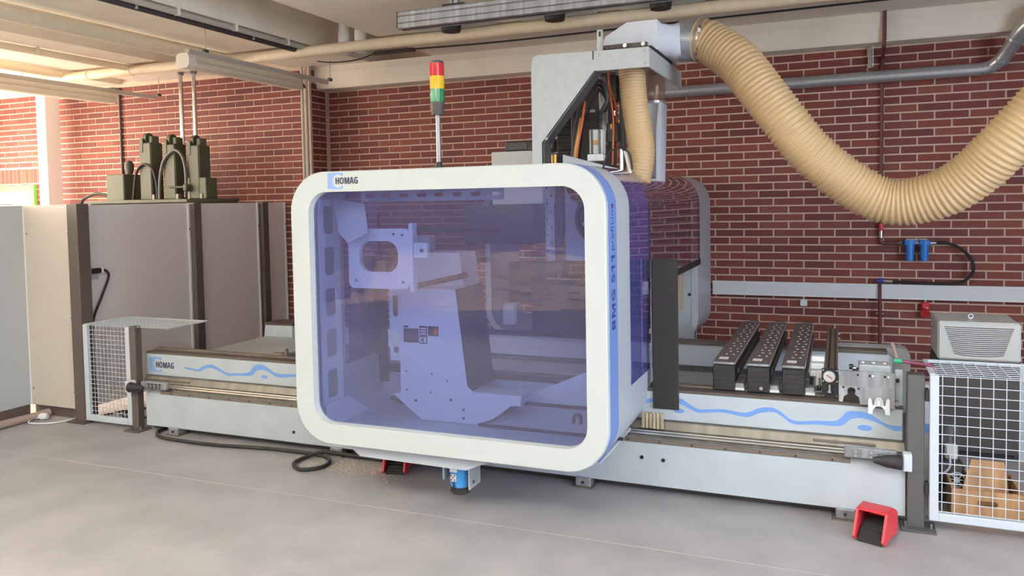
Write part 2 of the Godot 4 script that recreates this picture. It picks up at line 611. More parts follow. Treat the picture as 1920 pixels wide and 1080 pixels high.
func window(called: String, at: Vector3, size: Vector2, n: int, turned: bool) -> void:
	var t := Transform3D(Basis(Vector3.UP, PI / 2) if turned else Basis.IDENTITY, at)
	var m := MB.new()
	for i in n + 1: m.box(Vector3(-size.x / 2 + size.x * i / n, 0, 0), Vector3(0.06, size.y, 0.09), 0.004, t)
	for s: float in [-1.0, 1.0]: m.box(Vector3(0, s * (size.y / 2 - 0.03), 0), Vector3(size.x, 0.06, 0.088), 0.004, t)
	var w := struct(called, m, M.windowframe, "row of tall window panes in a pale frame", "window")
	for i in n: part(w, "pane", MB.new().box(Vector3(-size.x / 2 + size.x * (i + 0.5) / n, 0, 0), Vector3(size.x / n - 0.06, size.y - 0.12, 0.006), 0.0, t), M.windowglass)

func ceiling_things() -> void:
	# ribbed concrete deck: soffits at 3.1, pockets between the ribs
	var m := MB.new()
	m.box(Vector3(0.145, 3.4, -1.3), Vector3(7.71, 0.6, 12.0))
	m.box(Vector3(-4.915, 3.4, -1.3), Vector3(0.93, 0.6, 12.0))
	m.box(Vector3(-6.85, 3.4, -1.3), Vector3(1.2, 0.6, 12.0))
	m.box(Vector3(-9.2, 3.4, -1.3), Vector3(2.8, 0.6, 12.0))
	m.box(Vector3(-3.3, 3.65, -1.3), Vector3(14.6, 0.1, 12.0))
	struct("ceiling", m, M.plaster, "cream painted ribbed concrete ceiling", "ceiling")
	# edge beam along the rear wall: flat band above, lower face leaning back a little
	var pr := v2([-7.3, 2.87, -7.075, 2.87, -7.065, 2.885, -7.03, 3.03, -7.03, 3.1, -7.3, 3.1])
	var b := struct("trim_1", MB.new().prism(pr, XC + 0.01, 3.9, Transform3D(Basis(Vector3(0, 0, 1), Vector3(0, 1, 0), Vector3(1, 0, 0)), Vector3.ZERO), 0.2), M.plaster, "cream concrete edge beam above the rear brick wall", "beam")
	b.set_meta("kind", "structure")
	# long beige pipe under the ceiling
	var t := thing("heating_pipe", "long beige pipe running under the ceiling along the rear wall", "pipe")
	part(t, "pipe", MB.new().cyl(Vector3(-7.9, 3.035, -6.02), Vector3(3.8, 3.045, -6.0), 0.047, -1, 24), M.beigepipe)
	for x: float in [-7.2, -6.6, -4.5, -3.6, -1.7, -0.3]: part(t, "collar", MB.new().cyl(Vector3(x, 3.036, -6.015), Vector3(x + 0.012, 3.036, -6.015), 0.0495, -1, 24), M.beigepipe)
	for x: float in [-3.55, -1.72, 0.6]: part(t, "hanger", MB.new().cyl(Vector3(x, 3.07, -6.01), Vector3(x, 3.11, -6.01), 0.005, -1, 8), M.steel)
	t = thing("branch_pipe", "beige pipe coming forward under the ceiling into the long pipe", "pipe")
	part(t, "pipe", MB.new().cyl(Vector3(-5.33, 3.015, -5.96), Vector3(-5.33, 3.015, -0.5), 0.055, -1, 24), M.beigepipe)
	part(t, "collar", MB.new().cyl(Vector3(-5.33, 3.015, -5.3), Vector3(-5.33, 3.015, -5.31), 0.058, -1, 24), M.beigepipe)
	t = thing("dark_pipe", "thin dark pipe fixed under a ceiling rib", "pipe")
	part(t, "pipe", MB.new().cyl(Vector3(-4.56, 3.06, -6.0), Vector3(-4.56, 3.06, -1.0), 0.026, -1, 16), M.darkgrey)
	for z: float in [-5.4, -4.2, -3.4]: part(t, "clip", MB.new().box(Vector3(-4.56, 3.07, z), Vector3(0.062, 0.06, 0.02), 0.004), M.conduit)
	t = thing("ceiling_conduit", "pale conduit clipped beside the dark pipe under the rib", "conduit")
	part(t, "tube", MB.new().cyl(Vector3(-4.47, 3.07, -6.2), Vector3(-4.47, 3.07, -1.0), 0.022, -1, 16), M.conduit)
	for z: float in [-5.75, -5.1, -4.5, -3.9]: part(t, "clip", MB.new().box(Vector3(-4.465, 3.075, z), Vector3(0.05, 0.052, 0.022), 0.004), M.plaster)
	t = thing("ceiling_conduit", "pale conduit under the rib on the far left", "conduit")
	part(t, "tube", MB.new().cyl(Vector3(-6.62, 3.06, -6.2), Vector3(-6.62, 3.06, -1.0), 0.032, -1, 16), M.beigepipe)
	for z: float in [-5.0, -4.0]: part(t, "clip", MB.new().box(Vector3(-6.62, 3.07, z), Vector3(0.075, 0.062, 0.025), 0.004), M.beigepipe)
	t = thing("ceiling_conduit", "leftmost pale conduit under the ceiling, near the pipe's far end", "conduit")
	part(t, "tube", MB.new().cyl(Vector3(-7.55, 3.06, -6.2), Vector3(-7.55, 3.06, -1.0), 0.036, -1, 16), M.beigepipe)
	t = thing("copper_hose", "orange brown hose curving under the ceiling at far left", "hose")
	part(t, "hose", MB.new().tube(spline([Vector3(-8.6, 3.02, -5.6), Vector3(-8.2, 3.03, -5.72), Vector3(-7.95, 3.0, -5.9), Vector3(-7.8, 2.96, -6.02)]), 0.018, 10), M.orange)
	for a in [[-4.128, "thicker white stub pipe rising into the ceiling pocket, left one"], [-3.955, "white stub pipe rising into the ceiling pocket, right one"]]:
		t = thing("stub_pipe", a[1], "pipe", Vector3(a[0], 3.0, -6.12), "stub pipes in the ceiling pocket")
		part(t, "tube", MB.new().cyl(Vector3.ZERO, Vector3(0, 0.6, 0), 0.045, -1, 18), M.white)
		part(t, "socket", MB.new().cyl(Vector3(0, 0.1, 0), Vector3(0, 0.2, 0), 0.052, -1, 18), M.white)
	# dark junction box and loose cable under the pipe
	t = thing("ballast_box", "slim dark box with a loose cable under the long pipe", "box")
	part(t, "box", MB.new().box(Vector3(-3.72, 3.02, -6.3), Vector3(0.42, 0.03, 0.05), 0.004), M.darkgrey)
	part(t, "cable", MB.new().tube(spline([Vector3(-4.55, 3.0, -6.3), Vector3(-4.35, 2.975, -6.3), Vector3(-4.1, 2.98, -6.3), Vector3(-3.93, 3.02, -6.3)]), 0.006, 8), M.black)
	t = thing("ceiling_cable", "thin dark cable running along under the long beige pipe", "cable")
	part(t, "cable", MB.new().tube(spline([Vector3(-3.5, 3.02, -6.28), Vector3(-2.6, 3.0, -6.25), Vector3(-1.2, 3.0, -6.2), Vector3(0.4, 3.0, -6.15), Vector3(3.6, 3.01, -6.1)]), 0.008, 8), M.black)
	# aluminium track with its hanger
	t = thing("aluminium_track", "ribbed aluminium track hanging under the ceiling", "track")
	var tr := MB.new()
	tr.prism(v2([-0.05, 0, 0.05, 0, 0.05, 0.03, 0.042, 0.034, 0.05, 0.038, 0.05, 0.075, 0.042, 0.08, 0.05, 0.085, 0.05, 0.105, 0.04, 0.115, -0.04, 0.115, -0.05, 0.105]), 0.0, 6.4, Transform3D(Basis(Vector3(0, 0, 1), Vector3(0, 1, 0), Vector3(1, 0, 0)), Vector3(-2.77, 2.835, -4.8)), 0.1)
	part(t, "profile", tr, M.alu)
	part(t, "bottom_slot", MB.new().box(Vector3(0.42, 2.834, -4.8), Vector3(6.36, 0.004, 0.016)), M.black)
	part(t, "end_cap", MB.new().box(Vector3(-2.775, 2.892, -4.8), Vector3(0.012, 0.112, 0.1), 0.003), M.darkgrey)
	for x: float in [-2.36, 0.2, 2.4]:
		var hp := part(t, "hanger_post", MB.new().box(Vector3(x, 3.03, -4.8), Vector3(0.06, 0.16, 0.06), 0.006), M.alu)
		part(hp, "groove", MB.new().box(Vector3(x, 3.03, -4.771), Vector3(0.012, 0.16, 0.004)), M.darkgrey)
		part(hp, "foot_bracket", MB.new().box(Vector3(x, 2.957, -4.8), Vector3(0.16, 0.014, 0.07), 0.004), M.black)
	for a in [[-2.92, "leftmost"], [-2.033, "middle"], [-1.219, "rightmost"]]:
		t = thing("ceiling_vent", "round black opening in a cream board on the ceiling, %s of three" % a[1], "vent", Vector3(a[0], 3.1, -5.84), "round black openings under the ceiling")
		part(t, "board", MB.new().box(Vector3(0, -0.008, 0), Vector3(0.62, 0.014, 0.3), 0.003), M.cream)
		part(t, "opening", MB.new().lathe([Vector2(0.0, 0.0), Vector2(0.075, 0.0), Vector2(0.085, 0.06)], Vector3(0.02, -0.075, 0.02), Vector3.UP, 24), M.black)
	# switched-on fittings over the aisle in front of the machine, above the frame
	for r in 2:
		for i in 6: lit_fitting(Vector3(-7.7 + i * 2.0, 2.74, -0.8 + r * 2.8), r * 6 + i)
	# and in the bay behind the fence, beyond the left edge of the frame
	for i in 3: lit_fitting([Vector3(-8.5, 2.74, -5.0), Vector3(-9.4, 2.74, -6.0), Vector3(-8.4, 2.74, -3.6)][i], 12 + i)
	# fluorescent fittings, switched off
	lamp(-4.74, -4.86, -6.2, -6.9, "unlit fluorescent fitting hanging near the corner pipes")
	lamp(-7.02, -3.6, -6.12, -6.9, "unlit fluorescent fitting hanging at the far left")

func lit_fitting(at: Vector3, n: int) -> void:
	# open fitting: lights downwards; a stronger uplight is added to brighten the ceiling
	var order := ["leftmost", "second from left", "third from left", "third from right", "second from right", "rightmost"]
	var which: String = "over the aisle, near row, " + order[n % 6] if n >= 6 else "over the aisle, far row, " + order[n]
	if n >= 12: which = "in the bay behind the tall fence, " + ["middle one", "nearest to the brick wall", "farthest from the brick wall"][n - 12]
	var t := thing("ceiling_lamp", "glowing fluorescent fitting hung " + which, "lamp", at, "glowing fluorescent fittings")
	part(t, "spine", MB.new().box(Vector3(0, 0.06, 0), Vector3(1.5, 0.03, 0.06), 0.006), M.lampbody)
	part(t, "lamp_tube", MB.new().cyl(Vector3(-0.72, 0.02, 0), Vector3(0.72, 0.02, 0), 0.019, -1, 16), M.lampglow)
	for x: float in [-0.7, 0.7]: part(t, "hanger", MB.new().cyl(Vector3(x, 0.07, 0), Vector3(x, 3.1 - at.y, 0), 0.004, -1, 8), M.conduit)
	var lc := srgb(255, 230, 196) if n >= 12 else srgb(240, 250, 246)   # warm tubes in the bay
	daylight("lamp_light", at + Vector3(0, -0.006, 0), Vector3.DOWN, Vector2(1.42, 0.1), lc, 4.5 if n >= 12 else LAMP_DOWN)
	daylight("lamp_light", at + Vector3(0, 0.085, 0), Vector3.UP, Vector2(1.42, 0.1), lc, 7.0 if n >= 12 else LAMP_UP)

func lamp(x: float, z0: float, z1: float, z2: float, label: String) -> void:
	var t := thing("fluorescent_fitting", label, "lamp", Vector3(x, 2.74, 0), "fluorescent fittings under the ceiling")
	var L := Transform3D(Basis(Vector3(1, 0, 0), Vector3(0, 1, 0), Vector3(0, 0, 1)), Vector3.ZERO)
	part(t, "housing", MB.new().prism(rr(-0.055, 0.055, 0.055, 0.11, 0.02, 4), z1, z0, L), M.lampbody)
	var c := part(t, "diffuser", MB.new().prism(rr(-0.062, 0.0, 0.062, 0.062, 0.028, 6), z1, z0 - 0.03, L), M.lampbody)
	part(c, "end_cap", MB.new().prism(rr(-0.066, -0.004, 0.066, 0.112, 0.04, 6), z0 - 0.03, z0 + 0.05, L), M.lampend)
	part(c, "end_cap", MB.new().prism(rr(-0.064, -0.002, 0.064, 0.1, 0.035, 6), z1 - 0.03, z1, L), M.lampbody)
	part(t, "carrier_rail", MB.new().box(Vector3(0.0, 0.132, (z0 + z2) / 2 + 0.1), Vector3(0.05, 0.042, z0 - z2 - 0.2), 0.003), M.conduit)
	for z: float in [z0 - 0.2, z2 + 0.14]:
		var h := part(t, "hanger", MB.new().box(Vector3(0, 0.165, z), Vector3(0.03, 0.03, 0.05), 0.003), M.postgrey)
		part(h, "chain", MB.new().cyl(Vector3(0, 0.18, z), Vector3(0, 0.36, z), 0.005, -1, 8), M.conduit)

# ---------------------------------------------------------------- the machine bed
func logo(parent: Node3D, x: float, y: float, z: float, s: float) -> void:
	# blue field with a round C cut into it, then the name
	var k := 20
	var left := PackedVector2Array()
	var n := part(parent, "logo", MB.new().prism(v2([x, y, x + s * 0.16, y, x + s * 0.16, y + s, x, y + s]), z, z + 0.0015), M.logoblue)
	left.append_array([Vector2(x + s * 0.2, y), Vector2(x + s * 1.12, y), Vector2(x + s * 1.12, y + s * 0.2)])
	for i in k + 1:
		var a := deg_to_rad(-42.0 - 276.0 * i / k)
		left.append(Vector2(x + s * 0.76 + cos(a) * s * 0.42, y + s * 0.5 + sin(a) * s * 0.42))
	left.append_array([Vector2(x + s * 1.12, y + s * 0.8), Vector2(x + s * 1.12, y + s), Vector2(x + s * 0.2, y + s)])
	part(n, "logo_field", MB.new().prism(left, z, z + 0.0015), M.logoblue)
	var tm := text_mesh("HOMAG", s * 0.46)
	var o := part(n, "lettering", tm, M.navy)
	var bb := tm.get_aabb()
	var w := s * 1.62
	o.scale = Vector3(w / bb.size.x, s * 0.42 / bb.size.y, 1)
	o.position = Vector3(x + s * 0.6 + w / 2 - (bb.position.x + bb.size.x / 2) * o.scale.x, y + s * 0.5 - (bb.position.y + bb.size.y / 2) * o.scale.y, z + 0.0016)

func bed() -> void:
	var t := thing("machine_bed", "long pale blue white machine bed with wave stripe and steel guide rails", "machine bed")
	var x0 := -4.83
	var x1 := 0.305
	var cx := (x0 + x1) / 2
	var w := x1 - x0
	var X := Transform3D(Basis(Vector3(0, 0, 1), Vector3(0, 1, 0), Vector3(1, 0, 0)), Vector3.ZERO)
	part(t, "base_beam", MB.new().prism(v2([-4.32, 0.05, -4.32, 0.285, -4.345, 0.31, -4.47, 0.31, -4.47, 0.05]), x0 + 0.105, x1, X, 0.2), M.bedwhite)
	var kick := part(t, "under_beam", MB.new().box(Vector3(cx, 0.035, -4.44), Vector3(w - 0.2, 0.05, 0.1)), M.darkgrey)
	kick.set_meta("label", "dark beam under the bed")
	# guide rails on the ledge
	part(t, "ledge_plate", MB.new().box(Vector3(cx, 0.316, -4.39), Vector3(w - 0.02, 0.012, 0.1), 0.002), M.rail)
	part(t, "guide_rail", MB.new().prism(v2([-4.352, 0.322, -4.346, 0.330, -4.352, 0.338, -4.348, 0.346, -4.352, 0.352, -4.378, 0.352, -4.378, 0.322]), x0 + 0.12, x1 - 0.06, X, 0.1), M.chrome)
	part(t, "rack_strip", MB.new().box(Vector3(cx, 0.3, -4.325), Vector3(w - 0.5, 0.022, 0.016), 0.002), M.wipe)
	for i in 26: part(t, "rail_screw", MB.new().cyl(Vector3(x0 + 0.35 + i * 0.178, 0.3, -4.318), Vector3(x0 + 0.35 + i * 0.178, 0.3, -4.315), 0.006, -1, 10), M.black)
	part(t, "rail_cover", MB.new().prism(v2([-4.385, 0.352, -4.405, 0.392, -4.43, 0.395, -4.43, 0.345, -4.39, 0.345]), x0 + 0.02, x1, X, 0.1), M.rail)
	for s in [[x0 + 0.25, 0.42], [x1 - 0.28, 0.3]]: part(t, "wiper_cover", MB.new().box(Vector3(s[0], 0.372, -4.398), Vector3(s[1], 0.008, 0.03), 0.002, Transform3D.IDENTITY), M.wipe)
	# upper beam with the wave stripe
	part(t, "upper_beam", MB.new().box(Vector3(cx, 0.475, -4.5), Vector3(w - 0.01, 0.165, 0.14), 0.005), M.bedwhite)
	var sh := part(t, "top_band", MB.new().box(Vector3(cx, 0.564, -4.515), Vector3(w - 0.004, 0.016, 0.17), 0.003), M.postbrown)
	part(sh, "top_rail", MB.new().box(Vector3(cx, 0.578, -4.535), Vector3(w - 0.02, 0.014, 0.05), 0.003), M.wipe)
	part(t, "top_chamfer", MB.new().prism(v2([-4.43, 0.393, -4.43, 0.399, -4.437, 0.399, -4.437, 0.393]), x0, x1, X), M.darkgrey)
	wave(t, [-4.450, 0.476, -4.326, 0.467, -4.280, 0.491, -4.202, 0.509, -4.148, 0.495, -4.063, 0.458, -3.955, 0.461, -3.860, 0.475, -3.816, 0.520, -3.763, 0.536, -3.702, 0.523, -3.622, 0.483, -3.471, 0.486, -3.3, 0.49, -3.0, 0.47],
		[-4.450, 0.463, -4.316, 0.450, -4.270, 0.470, -4.203, 0.483, -4.127, 0.466, -4.053, 0.437, -3.956, 0.445, -3.840, 0.451, -3.797, 0.484, -3.754, 0.499, -3.693, 0.491, -3.602, 0.455, -3.471, 0.468, -3.3, 0.47, -3.0, 0.45])
	wave(t, [-1.7, 0.47, -1.5, 0.5, -1.3, 0.47, -1.05, 0.50, -0.93, 0.53, -0.827, 0.528, -0.732, 0.477, -0.656, 0.479, -0.582, 0.485, -0.472, 0.475, -0.400, 0.507, -0.338, 0.515, -0.294, 0.500, -0.224, 0.455, -0.113, 0.464, -0.012, 0.474, 0.038, 0.523, 0.079, 0.531, 0.144, 0.523, 0.225, 0.477, 0.298, 0.470],
		[-1.7, 0.45, -1.5, 0.47, -1.3, 0.45, -1.05, 0.48, -0.93, 0.50, -0.827, 0.495, -0.732, 0.455, -0.656, 0.461, -0.582, 0.466, -0.463, 0.452, -0.400, 0.478, -0.329, 0.492, -0.285, 0.474, -0.224, 0.436, -0.113, 0.444, 0.005, 0.446, 0.054, 0.484, 0.104, 0.497, 0.177, 0.481, 0.257, 0.446, 0.298, 0.450])
	for e in [[-3.725, 0.451, 0.028], [0.124, 0.447, 0.036], [-1.86, 0.47, 0.06], [-0.83, 0.455, 0.03]]: part(t, "wave_dot", MB.new().prism(ell(e[0], e[1], e[2], e[2] * 0.42), -4.4301, -4.429), M.wave)
	logo(t, -4.795, 0.423, -4.43, 0.108)
	# rear beam and the tray between the beams
	part(t, "rear_beam", MB.new().box(Vector3(cx - 0.02, 0.36, -5.98), Vector3(w + 0.1, 0.4, 0.16), 0.02), M.steelwhite)
	part(t, "rear_rail", MB.new().box(Vector3(cx, 0.572, -5.97), Vector3(w, 0.024, 0.12), 0.004), M.wipe)
	part(t, "tray", MB.new().box(Vector3(cx, 0.36, -5.24), Vector3(w - 0.1, 0.02, 1.32)), M.sheet)
	part(t, "tray_edge", MB.new().box(Vector3(cx, 0.38, -5.885), Vector3(w - 0.2, 0.06, 0.02), 0.004), M.postgrey)
	part(t, "end_cover", MB.new().prism(rr(-0.05, 0.12, 0.46, 0.575, 0.06, 6), -6.24, -6.1), M.steelwhite)
	part(t, "end_cover", MB.new().prism(v2([-5.0, 0.15, -4.39, 0.15, -4.39, 0.6, -4.68, 0.6, -4.7, 0.45]), -5.75, -5.6), M.steelwhite)
	part(t, "end_cover_cap", MB.new().box(Vector3(-4.53, 0.612, -5.68), Vector3(0.3, 0.02, 0.17), 0.004), M.postbrown)
	part(t, "end_tray", MB.new().box(Vector3(-4.3, 0.5, -5.2), Vector3(0.7, 0.014, 0.74), 0.003), M.sheet)
	part(t, "stop_pin", MB.new().cyl(Vector3(-3.63, 0.57, -4.56), Vector3(-3.63, 0.63, -4.56), 0.013, -1, 14), M.wipe)
	part(t, "stop_pin_block", MB.new().box(Vector3(-3.72, 0.582, -4.58), Vector3(0.09, 0.025, 0.05), 0.006), M.chrome)
	# terminal buffers at both ends of the rail
	for sd: float in [-1.0, 1.0]:
		var bx := x0 + 0.16 if sd < 0 else x1 - 0.1
		var bb := part(t, "buffer_block", MB.new().box(Vector3(bx + 0.06 * -sd, 0.356, -4.30), Vector3(0.24, 0.05, 0.04), 0.004), M.alu)
		for i in 4:
			for j in 2: part(bb, "bolt", MB.new().cyl(Vector3(bx - sd * (0.02 + i * 0.036), 0.346 + j * 0.022, -4.28), Vector3(bx - sd * (0.02 + i * 0.036), 0.346 + j * 0.022, -4.272), 0.009, -1, 10), M.darkgrey if sd < 0 else M.chrome)
		var bp := bx + sd * (0.1 if sd > 0 else 0.16)
		part(t, "rubber_buffer", MB.new().lathe([Vector2(0.0, -0.13), Vector2(0.014, -0.125), Vector2(0.03, -0.07), Vector2(0.036, -0.01), Vector2(0.036, 0.0), Vector2(0, 0)], Vector3(bp - sd * 0.02, 0.338, -4.255), Vector3(sd, 0, 0), 22), M.rubber)
		part(t, "buffer_plate", MB.new().box(Vector3(bp + sd * 0.005, 0.338, -4.28), Vector3(0.04, 0.085, 0.06), 0.004), M.steelwhite)
	for e in [[-0.9, 0.2], [-1.02, 0.205], [-3.4, 0.12]]: part(t, "plug_hole", MB.new().cyl(Vector3(e[0], e[1], -4.321), Vector3(e[0], e[1], -4.317), 0.011, -1, 14), M.black)
	for x: float in [-4.45, -3.05, -1.36, 0.03]:
		var f := part(t, "levelling_foot", MB.new().box(Vector3(x, 0.03, -4.34), Vector3(0.09, 0.05, 0.09), 0.004), M.alu)
		part(f, "adjusting_bolt", MB.new().cyl(Vector3(x, 0.03, -4.296), Vector3(x, 0.03, -4.288), 0.008, -1, 10), M.black)
		part(f, "foot_pad", MB.new().box(Vector3(x, 0.003, -4.34), Vector3(0.13, 0.006, 0.12), 0.001), M.wipe)

func wave(t: Node3D, up: Array, lo: Array) -> void:
	var a := []
	var b := []
	for i in range(0, up.size(), 2): a.append(Vector3(up[i], up[i + 1], 0))
	for i in range(0, lo.size(), 2): b.append(Vector3(lo[i], lo[i + 1], 0))
	a = spline(a, 5)
	b = spline(b, 5)
	var poly := PackedVector2Array()
	for p in a: poly.append(Vector2(p.x, p.y))
	b.reverse()
	for p in b: poly.append(Vector2(p.x, p.y))
	part(t, "wave_stripe", MB.new().prism(poly, -4.4301, -4.429), M.wave)

# ---------------------------------------------------------------- safety hood
const HX0 := -2.81
const HX1 := -1.009
const HY0 := 0.33
const HY1 := 1.828
const HR := 0.22

# right (+1) or left (-1) strip of the hood outline from height y up round the top corner
func corner_band(sd: float, y: float, th: float, run := 0.12) -> PackedVector2Array:
	var xs := HX1 if sd > 0 else HX0
	var o := [Vector2(xs, y)]
	for i in 13:
		var a := PI / 2 * i / 12
		o.append(Vector2(xs - sd * HR + sd * HR * cos(a), HY1 - HR + HR * sin(a)))
	o.append(Vector2(xs - sd * (HR + run), HY1))
	var inn := [Vector2(xs - sd * th, y)]
	for i in 13:
		var a := PI / 2 * i / 12
		inn.append(Vector2(xs - sd * HR + sd * (HR - th) * cos(a), HY1 - HR + (HR - th) * sin(a)))
	inn.append(Vector2(xs - sd * (HR + run), HY1 - th))
	inn.reverse()
	return PackedVector2Array(o + inn)

func low_band(y: float, th: float) -> PackedVector2Array:
	var o := [Vector2(HX1, y)]
	var inn := [Vector2(HX1 - th, y)]
	for i in 13:
		var a := -PI / 2 * i / 12
		o.append(Vector2(HX1 - HR + HR * cos(a), HY0 + HR + HR * sin(a)))
		inn.append(Vector2(HX1 - HR + (HR - th) * cos(a), HY0 + HR + (HR - th) * sin(a)))
	for i in 13:
		var a := -PI / 2 - PI / 2 * i / 12
		o.append(Vector2(HX0 + HR + HR * cos(a), HY0 + HR + HR * sin(a)))
		inn.append(Vector2(HX0 + HR + (HR - th) * cos(a), HY0 + HR + (HR - th) * sin(a)))
	o.append(Vector2(HX0, y))
	inn.append(Vector2(HX0 + th, y))
	inn.reverse()
	return PackedVector2Array(o + inn)

func slot_plate(m: MB, x0: float, y0: float, x1: float, y1: float, n: int, hw: float, hh: float, r: float, z0: float, z1: float, t := Transform3D.IDENTITY, upright := true) -> MB:
	for i in n:
		var a := x0 if upright else lerpf(x0, x1, float(i) / n)
		var b := x1 if upright else lerpf(x0, x1, float(i + 1) / n)
		var c := lerpf(y0, y1, float(i) / n) if upright else y0
		var d := lerpf(y0, y1, float(i + 1) / n) if upright else y1
		m.ring(rr(a, c, b, d, 0.0005, 4), rr((a + b - hw) / 2, (c + d - hh) / 2, (a + b + hw) / 2, (c + d + hh) / 2, r, 4), z0, z1, t)
	return m

func hood() -> void:
	var t := thing("safety_hood", "cream rounded safety hood with violet tinted window over the machine", "machine hood")
	var o := rr(HX0, HY0, HX1, HY1, HR, 12)
	var of := rr(HX0 + 0.006, HY0 + 0.006, HX1 - 0.006, HY1 - 0.006, HR - 0.006, 12)
	var inn := rr(-2.69, 0.445, -1.113, 1.718, 0.115, 12)
	var fr := MB.new()
	fr.ring(o, inn, -3.66, -3.606)
	fr.ring(of, inn, -3.606, -3.6)
	for i in o.size():
		var j := (i + 1) % o.size()
		var nn := Vector3(o[i].x - of[i].x, o[i].y - of[i].y, 0.006)
		fr.flat(Vector3(o[i].x, o[i].y, -3.606), Vector3(o[j].x, o[j].y, -3.606), Vector3(of[j].x, of[j].y, -3.6), Vector3(of[i].x, of[i].y, -3.6), nn)
	part(t, "front_frame", fr, M.cream)
	logo(t, -2.557, 1.733, -3.6, 0.086)
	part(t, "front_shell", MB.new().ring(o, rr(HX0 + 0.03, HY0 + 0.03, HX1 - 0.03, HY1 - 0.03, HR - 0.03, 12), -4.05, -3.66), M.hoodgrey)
	var st := part(t, "stripe", MB.new().ring(rr(HX0 - 0.0012, HY0 - 0.0012, HX1 + 0.0012, HY1 + 0.0012, HR, 12), rr(HX0 + 0.01, HY0 + 0.01, HX1 - 0.01, HY1 - 0.01, HR - 0.01, 12), -3.79, -3.64), M.blue, Vector3.ZERO, "blue stripe round the hood")
	# the model name runs up the stripe
	for a in [["BMG 511", 1.02, 0.36, 700], ["profiLine", 1.405, 0.225, 400]]:
		var tm := text_mesh(a[0], 0.08, a[3])
		var bb := tm.get_aabb()
		var tx := part(st, "lettering", tm, M.navy2)
		var s: float = a[2] / bb.size.x
		tx.transform = Transform3D(Basis(Vector3(0, 1, 0) * s, Vector3(0, 0, 1) * (0.062 / bb.size.y), Vector3(1, 0, 0)), Vector3(HX1 + 0.0012, a[1] - bb.position.x * s, -3.715 - (bb.position.y + bb.size.y / 2) * 0.062 / bb.size.y))
	part(t, "window_pane", MB.new().prism(rr(-2.70, 0.435, -1.103, 1.728, 0.125, 12), -3.655, -3.648), M.frontglass, Vector3.ZERO, "violet tinted front pane")
	part(t, "pane_face", MB.new().prism(rr(-2.695, 0.44, -1.108, 1.723, 0.12, 12), -3.6465, -3.6455), M.film, Vector3.ZERO, "glossy face of the front pane with a painted violet haze")
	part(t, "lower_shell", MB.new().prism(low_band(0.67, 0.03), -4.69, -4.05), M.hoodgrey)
	for sd: float in [1.0, -1.0]:
		var xs := HX1 if sd > 0 else HX0
		var gp := part(t, "side_pane", MB.new().prism(corner_band(sd, 0.67, 0.006), -4.495, -4.05), M.glass, Vector3.ZERO, "violet tinted side pane")
		part(gp, "pane_face", MB.new().prism(corner_band(sd, 0.67, 0.001), -4.495, -4.05, Transform3D(Basis.IDENTITY, Vector3(sd * 0.0015, 0.0015, 0))), M.film3)  # film colour stands in for the lit interior behind the pane
		var sp := part(t, "wrap_pane", MB.new().prism(corner_band(sd, 1.15, 0.006), -6.3, -4.505), M.glass2, Vector3.ZERO, "dark violet pane wrapped over the side")
		part(sp, "pane_face", MB.new().prism(corner_band(sd, 1.15, 0.001), -6.3, -4.505, Transform3D(Basis.IDENTITY, Vector3(sd * 0.0015, 0.0015, 0))), M.film2)  # carries the painted violet haze
		part(sp, "edge_trim", MB.new().box(Vector3(xs, 1.15, -5.4), Vector3(0.014, 0.045, 1.8), 0.003), M.rubber)
		part(sp, "seam_strip", MB.new().box(Vector3(xs - sd * 0.002, 1.24, -4.5), Vector3(0.012, 0.68, 0.022), 0.003), M.rubber)
		part(t, "pane_frame", MB.new().box(Vector3(xs - sd * 0.01, 0.9, -4.49), Vector3(0.012, 0.46, 0.03), 0.003), M.rubber)
		for i in 5: part(t, "pane_screw", MB.new().cyl(Vector3(xs - sd * 0.001, 0.98 + i * 0.13, -4.075), Vector3(xs + sd * 0.003, 0.98 + i * 0.13, -4.075), 0.005, -1, 10), M.black)
		# strip brush under the wrapped pane
		var br := part(t, "strip_brush", MB.new().box(Vector3(xs - sd * 0.03, 1.13, -5.15), Vector3(0.02, 0.05, 1.15), 0.003), M.alu)
		for i in 34: part(br, "bristle_tuft", MB.new().box(Vector3(xs - sd * (0.03 + 0.004 * (i % 3)), 0.985, -4.6 - i * 0.0335), Vector3(0.016, 0.27, 0.031), 0.003), M.brush)
	# dark flap beside the opening
	var fp := part(t, "dust_flap", MB.new().box(Vector3(-0.902, 0.886, -4.42), Vector3(0.146, 0.848, 0.01), 0.003), M.rubber, Vector3.ZERO, "black rubber dust flap")
	part(fp, "flap_strip", MB.new().box(Vector3(-0.98, 1.0, -4.425), Vector3(0.008, 0.62, 0.012), 0.002), M.chrome)
	part(fp, "flap_arm", MB.new().box(Vector3(-0.995, 1.25, -4.44), Vector3(0.05, 0.1, 0.02), 0.002), M.rubber)
	part(t, "dust_flap", MB.new().box(Vector3(-2.86, 0.9, -4.425), Vector3(0.3, 0.82, 0.01), 0.003), M.rubber, Vector3.ZERO, "black rubber dust flap on the far side")
	# back shell
	var bo := rr(HX0, 0.5, HX1, HY1, HR, 12)
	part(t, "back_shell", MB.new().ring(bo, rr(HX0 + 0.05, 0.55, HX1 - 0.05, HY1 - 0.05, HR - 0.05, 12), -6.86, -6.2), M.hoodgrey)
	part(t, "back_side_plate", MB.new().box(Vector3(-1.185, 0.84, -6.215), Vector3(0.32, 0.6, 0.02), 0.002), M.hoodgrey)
	part(t, "back_slot", MB.new().box(Vector3(-1.032, 0.83, -6.203), Vector3(0.006, 0.56, 0.004)), M.black)
	part(t, "back_lock", MB.new().cyl(Vector3(-1.075, 0.9, -6.206), Vector3(-1.075, 0.9, -6.198), 0.012, -1, 14), M.black)
